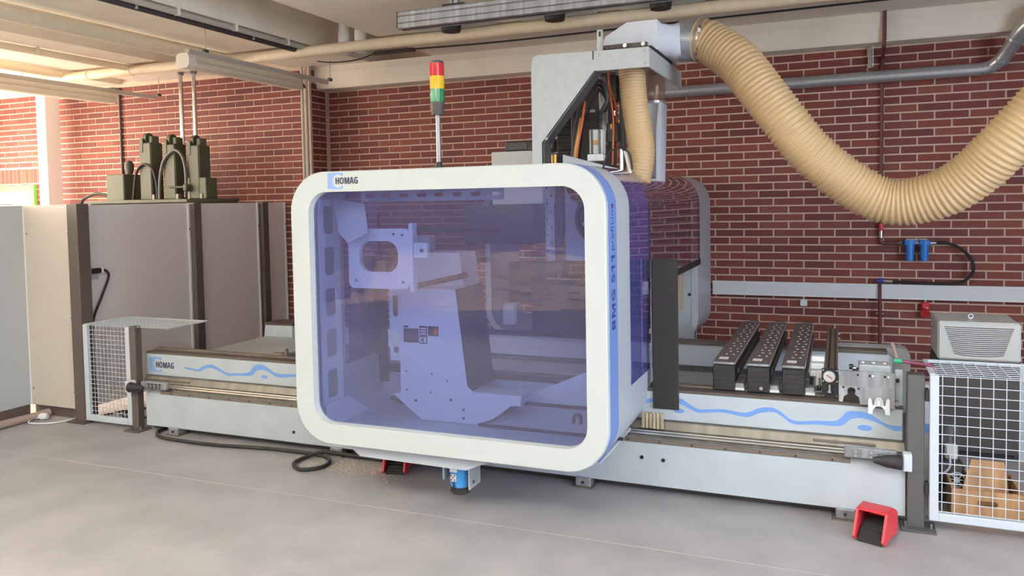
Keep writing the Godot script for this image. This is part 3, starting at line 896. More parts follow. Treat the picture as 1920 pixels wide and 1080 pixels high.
	# inside of the hood
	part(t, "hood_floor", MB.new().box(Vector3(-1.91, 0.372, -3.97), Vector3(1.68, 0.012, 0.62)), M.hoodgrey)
	part(t, "inner_panel", slot_plate(MB.new(), 3.70, 0.5, 3.90, 1.68, 5, 0.1, 0.16, 0.02, -0.006, 0.0, side_x(-2.7)), M.steelwhite)
	part(t, "inner_kick_plate", MB.new().prism(v2([3.7, 0.375, 4.15, 0.375, 3.92, 0.52, 3.7, 0.52]), -0.004, 0.002, side_x(-2.68)), M.steelwhite)
	part(t, "slot_rail", slot_plate(MB.new(), -2.68, 1.66, -1.74, 1.73, 8, 0.06, 0.022, 0.003, -4.115, -4.11, Transform3D.IDENTITY, false), M.steelwhite)
	part(t, "tilted_sheet", MB.new().prism(v2([0, 0, 0.21, -0.03, 0.26, -0.2, 0.14, -0.26, 0.07, -0.2]), 0, 0.004, Transform3D(Basis(Vector3.RIGHT, -0.3), Vector3(-2.66, 1.68, -3.8))), M.hoodgrey)
	# underside tray and its drive
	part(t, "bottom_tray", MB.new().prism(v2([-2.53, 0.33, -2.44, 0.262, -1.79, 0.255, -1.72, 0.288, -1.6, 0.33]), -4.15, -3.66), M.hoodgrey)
	var br2 := part(t, "drive_bracket", MB.new().box(Vector3(-1.845, 0.19, -3.87), Vector3(0.01, 0.19, 0.14), 0.002), M.sheet)
	part(br2, "bracket_wing", MB.new().box(Vector3(-2.0, 0.21, -3.87), Vector3(0.01, 0.15, 0.14), 0.002), M.sheet)
	for y: float in [0.13, 0.23]: part(br2, "bolt", MB.new().cyl(Vector3(-1.84, y, -3.84), Vector3(-1.834, y, -3.84), 0.009, -1, 10), M.steel)
	var mo := part(t, "suction_motor", MB.new().lathe([Vector2(0, 0.1), Vector2(0.052, 0.1), Vector2(0.056, 0.11), Vector2(0.056, 0.25), Vector2(0, 0.25)], Vector3(-1.92, 0, -3.85), Vector3.UP, 28), M.motorblue, Vector3.ZERO, "blue motor with a black cap")
	part(mo, "motor_cap", MB.new().lathe([Vector2(0, 0.06), Vector2(0.05, 0.06), Vector2(0.056, 0.072), Vector2(0.048, 0.098), Vector2(0.03, 0.104), Vector2(0, 0.104)], Vector3(-1.92, 0, -3.85), Vector3.UP, 28), M.black)
	var sk := part(mo, "socket", MB.new().box(Vector3(-1.935, 0.155, -3.795), Vector3(0.034, 0.04, 0.012), 0.003), M.white)
	sk.set_meta("label", "white socket plate")
	for e in [[-1.945, 0.168], [-1.925, 0.168], [-1.945, 0.145], [-1.925, 0.145], [-1.935, 0.157]]: part(mo, "contact", MB.new().cyl(Vector3(e[0], e[1], -3.79), Vector3(e[0], e[1], -3.787), 0.004, -1, 8), M.black)
	part(mo, "motor_label", MB.new().box(Vector3(-1.935, 0.2, -3.796), Vector3(0.044, 0.03, 0.006), 0.001), M.white)
	part(mo, "motor_cable", MB.new().tube(spline([Vector3(-1.93, 0.135, -3.79), Vector3(-1.93, 0.115, -3.785), Vector3(-1.935, 0.095, -3.8)]), 0.005, 8), M.black)
	# brush between lower shell and bed
	for i in 6: part(t, "bed_brush", MB.new().box(Vector3(-1.02 + i * 0.021, 0.405, -4.37), Vector3(0.016, 0.09, 0.02), 0.002, Transform3D.IDENTITY), M.brush)

# ---------------------------------------------------------------- gantry with machining head
func gantry() -> void:
	var t := thing("machining_gantry", "pale grey machining gantry column and head inside and above the hood", "machine gantry")
	var col := v2([-2.396, 1.15, -2.401, 0.525, -2.452, 0.518, -2.269, 0.380, -1.915, 0.380, -1.808, 0.421, -1.699, 0.503, -1.638, 0.511, -1.630, 0.566, -1.928, 0.566, -1.966, 0.599, -2.029, 1.15])
	var c := part(t, "column_plate", MB.new().prism(col, -4.2, -4.05), M.steelwhite)
	part(t, "column_body", MB.new().prism(v2([-2.39, 1.35, -2.39, 0.62, -1.98, 0.62, -2.045, 1.15, -2.07, 1.35]), -4.42, -4.2), M.steelwhite)
	part(t, "column_side_shade", MB.new().prism(v2([-2.035, 1.15, -1.972, 0.60, -1.934, 0.568, -1.93, 0.575, -1.964, 0.604, -2.026, 1.15]), -4.42, -4.055), M.columnshade, Vector3.ZERO, "thin dark sheet painting the shade on the column side")  # sheet added to paint the shaded right face dark
	part(t, "slotted_plate", slot_plate(MB.new(), -2.479, 0.715, -2.397, 1.149, 2, 0.036, 0.13, 0.018, -4.075, -4.07), M.steelwhite)
	for e in [[-2.36, 0.66], [-2.36, 0.55], [-2.19, 0.655], [-2.2, 0.545], [-2.3, 0.49], [-2.09, 0.62], [-2.07, 0.51], [-1.99, 0.46], [-1.99, 0.41]]:
		part(c, "bolt", MB.new().cyl(Vector3(e[0], e[1], -4.05), Vector3(e[0], e[1], -4.046), 0.008 if e[1] < 0.53 else 0.005, -1, 12), M.wipe)
	part(c, "type_plate", MB.new().box(Vector3(-2.322, 0.874, -4.049), Vector3(0.1, 0.082, 0.003)), M.postgrey)
	part(c, "warning_plate", MB.new().box(Vector3(-2.24, 0.905, -4.049), Vector3(0.05, 0.055, 0.003)), M.navy)
	for i in 3: part(c, "warning_bar", MB.new().box(Vector3(-2.24, 0.888 + i * 0.015, -4.047), Vector3(0.038, 0.006, 0.002)), M.white)
	part(c, "marking_plate", MB.new().box(Vector3(-2.24, 0.852, -4.049), Vector3(0.05, 0.048, 0.003)), M.navy)
	var ce := text_mesh("CE", 0.03)
	var bb := ce.get_aabb()
	part(c, "lettering", ce, M.white, Vector3(-2.24 - bb.position.x - bb.size.x / 2, 0.852 - bb.position.y - bb.size.y / 2, -4.046))
	part(c, "photo_plate", MB.new().box(Vector3(-2.175, 0.905, -4.049), Vector3(0.068, 0.057, 0.003)), M.darkgrey)
	part(c, "photo_print", MB.new().prism(ell(-2.16, 0.905, 0.016, 0.022), -4.0475, -4.0465), M.orange)
	part(c, "plate_heading", MB.new().box(Vector3(-2.355, 0.925, -4.049), Vector3(0.03, 0.01, 0.002)), M.navy)
	# cleaning bracket behind the pane
	var b := part(t, "window_bracket", MB.new().ring(rr(-2.573, 1.175, -2.178, 1.51, 0.035, 8), rr(-2.501, 1.268, -2.25, 1.441, 0.07, 8), -3.83, -3.8), M.steelwhite)
	part(b, "flange", MB.new().box(Vector3(-2.17, 1.35, -3.83), Vector3(0.024, 0.38, 0.06), 0.004), M.steelwhite)
	var tb := part(b, "tab", MB.new().box(Vector3(-2.11, 1.39, -3.815), Vector3(0.085, 0.084, 0.03), 0.004), M.steelwhite)
	tb.set_meta("label", "side tab with a bolt")
	part(b, "bolt", MB.new().cyl(Vector3(-2.1, 1.39, -3.8), Vector3(-2.1, 1.39, -3.79), 0.01, -1, 12), M.wipe)
	for e in [[-2.52, 1.475], [-2.475, 1.482], [-2.275, 1.48], [-2.22, 1.475], [-2.525, 1.22], [-2.22, 1.215]]: part(b, "bolt", MB.new().cyl(Vector3(e[0], e[1], -3.8), Vector3(e[0], e[1], -3.795), 0.007, -1, 12), M.darkgrey)
	part(t, "support_bar", MB.new().cyl(Vector3(-2.16, 1.5, -3.85), Vector3(-1.95, 1.48, -4.5), 0.016, -1, 14), M.postbrown)
	part(t, "support_bar", MB.new().cyl(Vector3(-2.16, 1.19, -3.85), Vector3(-2.03, 1.22, -4.2), 0.016, -1, 14), M.postbrown)
	part(t, "control_box", MB.new().box(Vector3(-2.36, 1.36, -4.3), Vector3(0.12, 0.18, 0.08), 0.006), M.hoodgrey)
	# floor guards on the right of the column
	part(t, "slope_guard", MB.new().prism(v2([-1.728, 0.493, -1.329, 0.671, -1.06, 0.77, -1.06, 0.47, -1.715, 0.456]), -4.29, -4.28), M.steelwhite)
	var q := MB.new()
	q.flat(Vector3(-1.86, 0.383, -4.03), Vector3(-1.05, 0.383, -4.03), Vector3(-1.05, 0.46, -4.275), Vector3(-1.7, 0.46, -4.275), Vector3(0, 1, 0.3))
	q.flat(Vector3(-1.86, 0.377, -4.03), Vector3(-1.05, 0.377, -4.03), Vector3(-1.05, 0.454, -4.275), Vector3(-1.7, 0.454, -4.275), Vector3(0, -1, -0.3))
	var lid := part(t, "floor_lid", q, M.sheet)
	part(lid, "brush_strip", MB.new().box(Vector3(-1.47, 0.386, -4.035), Vector3(0.84, 0.016, 0.02), 0.004), M.bristle)
	part(lid, "brush_strip", MB.new().box(Vector3(-1.39, 0.466, -4.272), Vector3(0.64, 0.022, 0.014), 0.004), M.bristle)
	part(lid, "grip", MB.new().ring(rr(-1.365, 0.4, -1.31, 0.47, 0.02, 4), rr(-1.352, 0.39, -1.323, 0.456, 0.012, 4), -4.15, -4.13), M.darkgrey)
	for e in [[-1.7, 0.43, -4.2], [-1.75, 0.4, -4.12]]: part(lid, "lid_bolt", MB.new().cyl(Vector3(e[0], e[1], e[2]), Vector3(e[0], e[1] + 0.012, e[2]), 0.012, -1, 12), M.steel)
	# head parts seen through the pane
	part(t, "cross_beam", MB.new().box(Vector3(-2.05, 1.5, -5.4), Vector3(0.5, 0.26, 1.3), 0.01), M.postgrey)
	part(t, "terminal_box", MB.new().box(Vector3(-2.02, 1.8, -5.15), Vector3(0.37, 0.375, 0.3), 0.006), M.cabinet)
	var cf := part(t, "cooling_fan", MB.new().box(Vector3(-1.93, 2.022, -5.15), Vector3(0.36, 0.068, 0.26), 0.006), M.black)
	for i in 2: part(cf, "fan_grille", MB.new().box(Vector3(-2.02 + i * 0.18, 2.022, -5.018), Vector3(0.15, 0.05, 0.006), 0.002), M.darkgrey)
	var pp := part(t, "perforated_plate", MB.new().box(Vector3(-1.536, 1.53, -4.3), Vector3(0.054, 0.5, 0.012), 0.002), M.alu)
	for i in 9: part(pp, "hole", MB.new().cyl(Vector3(-1.55 + 0.026 * (i % 2), 1.36 + i * 0.045, -4.294), Vector3(-1.55 + 0.026 * (i % 2), 1.36 + i * 0.045, -4.2925), 0.005, -1, 8), M.black)
	part(t, "guide_column", MB.new().box(Vector3(-1.49, 1.53, -4.34), Vector3(0.04, 0.5, 0.05), 0.004), M.postbrown)
	part(t, "side_cover", MB.new().prism(v2([-1.46, 1.72, -1.43, 1.66, -1.2, 1.52, -1.15, 1.3, -1.46, 1.3]), -4.36, -4.35), M.hoodgrey)
	var wh := part(t, "tool_ring", MB.new().lathe([Vector2(0.13, 0), Vector2(0.15, 0), Vector2(0.15, 0.03), Vector2(0.13, 0.03), Vector2(0.13, 0)], Vector3(-1.24, 1.545, -4.34), Vector3(0, 0, 1), 32), M.darkgrey)
	part(wh, "ring_back", MB.new().cyl(Vector3(-1.24, 1.545, -4.34), Vector3(-1.24, 1.545, -4.33), 0.13, -1, 32), M.black)
	for i in 9: part(wh, "tool_holder", MB.new().cyl(Vector3(-1.24 + 0.085 * cos(i * 0.7), 1.545 + 0.085 * sin(i * 0.7), -4.33), Vector3(-1.24 + 0.085 * cos(i * 0.7), 1.545 + 0.085 * sin(i * 0.7), -4.27), 0.02, 0.014, 12), M.chrome if i % 2 else M.darkgrey)
	part(t, "spindle_block", MB.new().box(Vector3(-1.527, 1.265, -4.25), Vector3(0.2, 0.082, 0.1), 0.005), M.darkgrey)
	part(t, "dust_curtain", MB.new().box(Vector3(-1.74, 0.9, -5.2), Vector3(0.52, 0.4, 0.012), 0.002), M.postgrey)
	part(t, "dust_curtain", MB.new().box(Vector3(-2.15, 1.05, -5.5), Vector3(0.3, 0.3, 0.012), 0.002), M.darkgrey)
	part(t, "sensor_box", MB.new().box(Vector3(-2.11, 0.87, -5.05), Vector3(0.08, 0.14, 0.06), 0.004), M.white)
	# head cover above the hood
	var hp := v2([-1.707, 2.47, -1.7, 2.505, -1.676, 2.52, -0.995, 2.508, -0.995, 2.398, -1.316, 2.398, -1.644, 1.996, -1.644, 1.80, -1.715, 1.80])
	var hc := part(t, "head_cover", MB.new().prism(hp, -4.512, -4.5, Transform3D.IDENTITY, 0.2), M.sheet)
	part(hc, "inner_flange", MB.new().prism(v2([-1.316, 2.404, -1.308, 2.398, -1.636, 1.994, -1.636, 1.80, -1.650, 1.80, -1.650, 1.998]), -4.62, -4.5, Transform3D.IDENTITY, 0.1), M.postgrey)
	part(hc, "outer_flange", MB.new().box(Vector3(-1.709, 2.13, -4.56), Vector3(0.012, 0.68, 0.11), 0.002), M.sheet)
	part(t, "head_roof", MB.new().box(Vector3(-1.35, 2.508, -5.0), Vector3(0.7, 0.012, 0.99), 0.002).box(Vector3(-1.0, 2.452, -5.0), Vector3(0.012, 0.11, 0.99), 0.002).box(Vector3(-1.16, 2.452, -5.494), Vector3(0.33, 0.11, 0.012), 0.002), M.sheet)
	for e in [[-1.29, 2.49], [-1.02, 2.488], [-1.02, 2.42], [-1.62, 2.02]]: part(hc, "screw", MB.new().cyl(Vector3(e[0], e[1], -4.5), Vector3(e[0], e[1], -4.497), 0.009, -1, 12), M.steel)
	part(hc, "slit", MB.new().box(Vector3(-1.325, 2.49, -4.4995), Vector3(0.007, 0.05, 0.002)), M.black)
	part(t, "lift_tab", MB.new().box(Vector3(-1.31, 2.59, -4.6), Vector3(0.036, 0.13, 0.01), 0.002), M.alu)
	part(t, "lift_tab_slot", MB.new().box(Vector3(-1.31, 2.628, -4.5945), Vector3(0.012, 0.03, 0.002)), M.black)
	var ss := part(t, "seal_strip", MB.new().box(Vector3(-1.18, 2.562, -4.69), Vector3(0.27, 0.028, 0.02), 0.003), M.postbrown)
	for i in 3: part(ss, "washer_screw", MB.new().cyl(Vector3(-1.29 + i * 0.11, 2.564, -4.68), Vector3(-1.29 + i * 0.11, 2.564, -4.674), 0.012, -1, 14), M.chrome)
	part(t, "seal_gasket", MB.new().box(Vector3(-1.16, 2.525, -4.9), Vector3(0.32, 0.022, 0.6), 0.004), M.rubber)
	# parts hanging under the head cover
	part(t, "back_plate", MB.new().box(Vector3(-1.5, 2.15, -4.98), Vector3(0.36, 0.62, 0.02)), M.darkgrey)
	part(t, "energy_chain", MB.new().box(Vector3(-1.595, 2.05, -4.8), Vector3(0.1, 0.4, 0.08), 0.004), M.black)
	for i in 8: part(t, "chain_link", MB.new().box(Vector3(-1.595, 1.88 + i * 0.048, -4.755), Vector3(0.1, 0.03, 0.02), 0.004), M.rubber)
	part(t, "guide_bar", MB.new().box(Vector3(-1.35, 2.2, -4.8), Vector3(0.05, 0.42, 0.03), 0.004), M.alu)
	part(t, "guide_bar", MB.new().box(Vector3(-1.525, 2.06, -4.74), Vector3(0.03, 0.34, 0.03), 0.004), M.postgrey)
	part(t, "guide_bar", MB.new().box(Vector3(-1.245, 2.15, -4.86), Vector3(0.035, 0.6, 0.04), 0.004), M.postgrey)
	part(t, "cross_bracket", MB.new().box(Vector3(-1.435, 2.197, -4.76), Vector3(0.09, 0.02, 0.03), 0.003), M.alu)
	part(t, "valve_block", MB.new().box(Vector3(-1.285, 2.33, -4.8), Vector3(0.06, 0.16, 0.06), 0.006), M.black)
	part(t, "valve_block", MB.new().box(Vector3(-1.29, 2.06, -4.8), Vector3(0.07, 0.12, 0.06), 0.006), M.darkgrey)
	for i in 3: part(t, "fitting", MB.new().cyl(Vector3(-1.29 + 0.02 * (i % 2), 2.27 - i * 0.08, -4.76), Vector3(-1.29 + 0.02 * (i % 2), 2.24 - i * 0.08, -4.76), 0.014, 0.009, 12), M.chrome if i < 2 else M.brass)
	var sv := part(t, "servo_motor", MB.new().box(Vector3(-1.363, 2.0, -4.7), Vector3(0.082, 0.15, 0.08), 0.006), M.cabinet)
	part(sv, "motor_rib", MB.new().box(Vector3(-1.385, 2.0, -4.657), Vector3(0.012, 0.15, 0.01), 0.002), M.postgrey)
	part(sv, "motor_rib", MB.new().box(Vector3(-1.337, 2.0, -4.657), Vector3(0.012, 0.15, 0.01), 0.002), M.postgrey)
	part(sv, "caution_label", MB.new().box(Vector3(-1.362, 1.995, -4.6585), Vector3(0.026, 0.03, 0.002)), M.amber)
	part(t, "white_block", MB.new().box(Vector3(-1.365, 1.904, -4.68), Vector3(0.1, 0.043, 0.06), 0.004), M.white)
	part(t, "cover_plate", MB.new().prism(v2([-1.554, 1.927, -1.554, 1.77, -1.207, 1.77, -1.207, 1.83, -1.29, 1.852, -1.403, 1.884]), -4.62, -4.6), M.hoodgrey)
	part(t, "air_cylinder", MB.new().cyl(Vector3(-1.186, 1.95, -4.6), Vector3(-1.187, 1.79, -4.6), 0.011, -1, 14), M.chrome)
	part(t, "air_cylinder", MB.new().cyl(Vector3(-1.166, 1.934, -4.6), Vector3(-1.136, 1.80, -4.6), 0.010, -1, 14), M.white)
	part(t, "guide_cylinder", MB.new().cyl(Vector3(-1.62, 1.93, -4.64), Vector3(-1.62, 1.79, -4.64), 0.02, -1, 14), M.brass)
	var loop1 := [Vector3(-1.529, 1.88, -4.7), Vector3(-1.499, 2.093, -4.7), Vector3(-1.455, 2.254, -4.7), Vector3(-1.4, 2.347, -4.7), Vector3(-1.345, 2.369, -4.7), Vector3(-1.303, 2.314, -4.7), Vector3(-1.3, 2.244, -4.7), Vector3(-1.335, 2.181, -4.7), Vector3(-1.349, 2.12, -4.7)]
	part(t, "cable", MB.new().tube(spline(loop1), 0.012, 10), M.black)
	for k in 2:
		var l2 := []
		for p in loop1: l2.append(p + Vector3(0.014 * (k + 1) * (1.0 if p.x < -1.36 else -0.6), -0.022 * (k + 1) if p.y > 2.2 else 0.0, -0.022 * (k + 1)))
		part(t, "cable", MB.new().tube(spline(l2), 0.009, 8), M.rubber)
	part(t, "cable", MB.new().tube(spline([Vector3(-1.49, 1.88, -4.66), Vector3(-1.472, 2.0, -4.66), Vector3(-1.449, 2.11, -4.66), Vector3(-1.441, 2.18, -4.67), Vector3(-1.44, 2.25, -4.7)]), 0.008, 10), M.orange)
	part(t, "cable", MB.new().tube(spline([Vector3(-1.5, 1.88, -4.65), Vector3(-1.484, 1.98, -4.65), Vector3(-1.47, 2.06, -4.66), Vector3(-1.458, 2.15, -4.68)]), 0.010, 10), M.amber)
	part(t, "cable", MB.new().tube(spline([Vector3(-1.446, 2.33, -4.74), Vector3(-1.39, 2.375, -4.74), Vector3(-1.337, 2.372, -4.74), Vector3(-1.297, 2.3, -4.74), Vector3(-1.278, 2.198, -4.74), Vector3(-1.273, 2.084, -4.74), Vector3(-1.282, 1.86, -4.74)]), 0.0065, 10), M.orange)
	part(t, "cable", MB.new().tube(spline([Vector3(-1.303, 2.47, -4.76), Vector3(-1.298, 2.342, -4.76), Vector3(-1.266, 2.211, -4.78), Vector3(-1.262, 1.9, -4.8)]), 0.007, 10), M.orange)
	part(t, "cable", MB.new().tube(spline([Vector3(-1.3, 1.84, -4.6), Vector3(-1.27, 1.92, -4.6), Vector3(-1.215, 1.95, -4.59), Vector3(-1.16, 1.94, -4.58), Vector3(-1.13, 1.9, -4.58), Vector3(-1.12, 1.82, -4.58)]), 0.006, 8), M.black)
	var coil := []
	for i in 72: coil.append(Vector3(-1.338 + 0.014 * cos(i * 0.8), 2.19 - i * 0.0016, -4.67 + 0.014 * sin(i * 0.8)))
	part(t, "coiled_cable", MB.new().tube(coil, 0.004, 6), M.black)
	# extraction tubes inside the head
	var sh := spline([Vector3(-1.156, 2.44, -4.75), Vector3(-1.148, 2.271, -4.75), Vector3(-1.12, 2.077, -4.75), Vector3(-1.104, 1.93, -4.75), Vector3(-1.13, 1.755, -4.75)], 40)
	var rad := []
	for i in sh.size(): rad.append(0.078 + (0.004 if i % 4 == 0 else (0.0 if i % 4 == 2 else 0.002)))
	part(t, "extraction_hose", MB.new().tube(sh, 0.078, 24, rad), M.hose, Vector3.ZERO, "short ribbed beige hose")
	part(t, "clear_tube", MB.new().cyl(Vector3(-1.117, 2.5, -5.2), Vector3(-1.118, 2.28, -5.2), 0.07, -1, 28, false), M.clear, Vector3.ZERO, "brownish see-through tube")
	part(t, "tube_clamp", MB.new().cyl(Vector3(-1.118, 2.285, -5.2), Vector3(-1.118, 2.268, -5.2), 0.073, -1, 28), M.galv)
	part(t, "suction_funnel", MB.new().prism(v2([-1.188, 2.268, -1.052, 2.268, -1.07, 1.71, -1.2, 1.71]), -5.28, -5.14).prism(v2([-1.07, 2.268, -1.05, 2.268, -1.07, 1.71, -1.09, 1.71, -1.09, 2.05]), -5.14, -5.1), M.steelwhite)
	# fan box on the roof with its round outlet
	var fb := part(t, "fan_box", MB.new().prism(v2([-1.321, 2.534, -1.321, 2.6, -1.310, 2.635, -1.178, 2.708, -0.994, 2.708, -0.994, 2.534]), -5.36, -4.72, Transform3D.IDENTITY, 0.1), M.steelwhite)
	var tr := MB.new()
	var rows := []
	for k in 2:
		var row := PackedVector3Array()
		for i in 32:
			var a := TAU * i / 32
			var cc := Vector2(cos(a), sin(a))
			if k == 0:
				var s := 1.0 / maxf(absf(cc.x) / 0.32, absf(cc.y) / 0.086)
				row.append(Vector3(-0.994, 2.622 + cc.y * s, -5.04 + cc.x * s))
			else: row.append(Vector3(-0.9, 2.632 + cc.y * 0.126, -5.055 + cc.x * 0.126))
		rows.append(row)
	tr.grid(rows, true)
	part(fb, "transition", tr, M.steelwhite)

# ---------------------------------------------------------------- extraction hose and signal light
func extraction() -> void:
	var h := thing("extraction_hose", "thick ribbed beige extraction hose sagging in a wide arc", "hose")
	part(h, "collar", MB.new().lathe([Vector2(0.124, 0.0), Vector2(0.128, 0.0), Vector2(0.128, 0.075), Vector2(0.132, 0.08), Vector2(0.132, 0.086), Vector2(0.128, 0.09), Vector2(0.128, 0.16)], Vector3(-0.915, 2.635, -5.058), Vector3(0.995, -0.08, 0.06).normalized(), 36), M.galv, Vector3.ZERO, "galvanised steel collar")
	var pts := [Vector3(-0.80, 2.625, -5.05), Vector3(-0.75, 2.612, -5.035), Vector3(-0.688, 2.568, -5.014), Vector3(-0.55, 2.445, -4.956), Vector3(-0.42, 2.265, -4.903), Vector3(-0.289, 2.082, -4.883), Vector3(-0.16, 1.911, -4.907), Vector3(0.037, 1.729, -4.95), Vector3(0.21, 1.624, -4.96), Vector3(0.362, 1.607, -4.94), Vector3(0.542, 1.662, -4.881), Vector3(0.688, 1.777, -4.816), Vector3(0.813, 1.927, -4.745), Vector3(0.999, 2.15, -4.714), Vector3(1.228, 2.453, -4.77), Vector3(1.4, 2.72, -4.854), Vector3(1.43, 2.9, -4.87)]
	var raw := spline(pts, 40)
	# even steps along the path so that the ribs are even
	var path := [raw[0]]
	var acc := 0.0
	var step := 0.0072
	for i in range(1, raw.size()):
		var seg: float = raw[i - 1].distance_to(raw[i])
		var pos := 0.0
		while acc + (seg - pos) >= step:
			pos += step - acc
			path.append(raw[i - 1].lerp(raw[i], pos / seg))
			acc = 0.0
		acc += seg - pos
	var rad := []
	for i in path.size():
		var ph := float(i % 4) / 4.0
		rad.append(0.1225 + 0.012 * pow(0.5 + 0.5 * cos(TAU * ph), 0.8))
	part(h, "ribbed_tube", MB.new().tube(path, 0.13, 36, rad), M.hose)
	part(h, "ceiling_collar", MB.new().cyl(Vector3(1.43, 2.88, -4.87), Vector3(1.43, 3.1, -4.87), 0.128, -1, 32), M.galv)
	part(h, "hose_clamp", MB.new().lathe([Vector2(0.136, 0), Vector2(0.138, 0.004), Vector2(0.138, 0.014), Vector2(0.136, 0.018)], Vector3(-0.79, 2.624, -5.05), Vector3(0.985, -0.16, 0.08).normalized(), 36), M.chrome)
	part(h, "clamp_screw", MB.new().box(Vector3(-0.78, 2.66, -4.917), Vector3(0.02, 0.03, 0.016), 0.002), M.chrome)
	# signal tower on the hood
	var t := thing("signal_light", "signal tower with red, yellow and green lenses on a pole", "signal light", Vector3(-2.088, 1.828, -4.0))
	part(t, "foot", MB.new().lathe([Vector2(0.0, 0.05), Vector2(0.016, 0.05), Vector2(0.02, 0.03), Vector2(0.05, 0.01), Vector2(0.052, 0.0), Vector2(0, 0)], Vector3.ZERO, Vector3.UP, 24), M.black)
	part(t, "pole", MB.new().cyl(Vector3(0, 0.03, 0), Vector3(0, 0.33, 0), 0.0125, -1, 18), M.alu)
	part(t, "socket", MB.new().lathe([Vector2(0, 0.313), Vector2(0.03, 0.313), Vector2(0.036, 0.318), Vector2(0.039, 0.385), Vector2(0, 0.385)], Vector3.ZERO, Vector3.UP, 28), M.darkgrey)
	var y := 0.385
	for a in [["green_lens", M.lens_green], ["yellow_lens", M.lens_yellow], ["red_lens", M.lens_red]]:
		var l := part(t, a[0], MB.new().lathe([Vector2(0.035, 0), Vector2(0.039, 0.002), Vector2(0.039, 0.066), Vector2(0.042, 0.069), Vector2(0.042, 0.072), Vector2(0.0, 0.072)], Vector3(0, y, 0), Vector3.UP, 28), a[1])
		for i in 16:
			var an := TAU * i / 16
			part(l, "lens_rib", MB.new().box(Vector3(cos(an) * 0.0388, y + 0.034, sin(an) * 0.0388), Vector3(0.003, 0.06, 0.003)), a[1])
		y += 0.072
	part(t, "cap", MB.new().lathe([Vector2(0.04, 0), Vector2(0.04, 0.008), Vector2(0.034, 0.014), Vector2(0, 0.015)], Vector3(0, y, 0), Vector3.UP, 28), M.darkgrey)

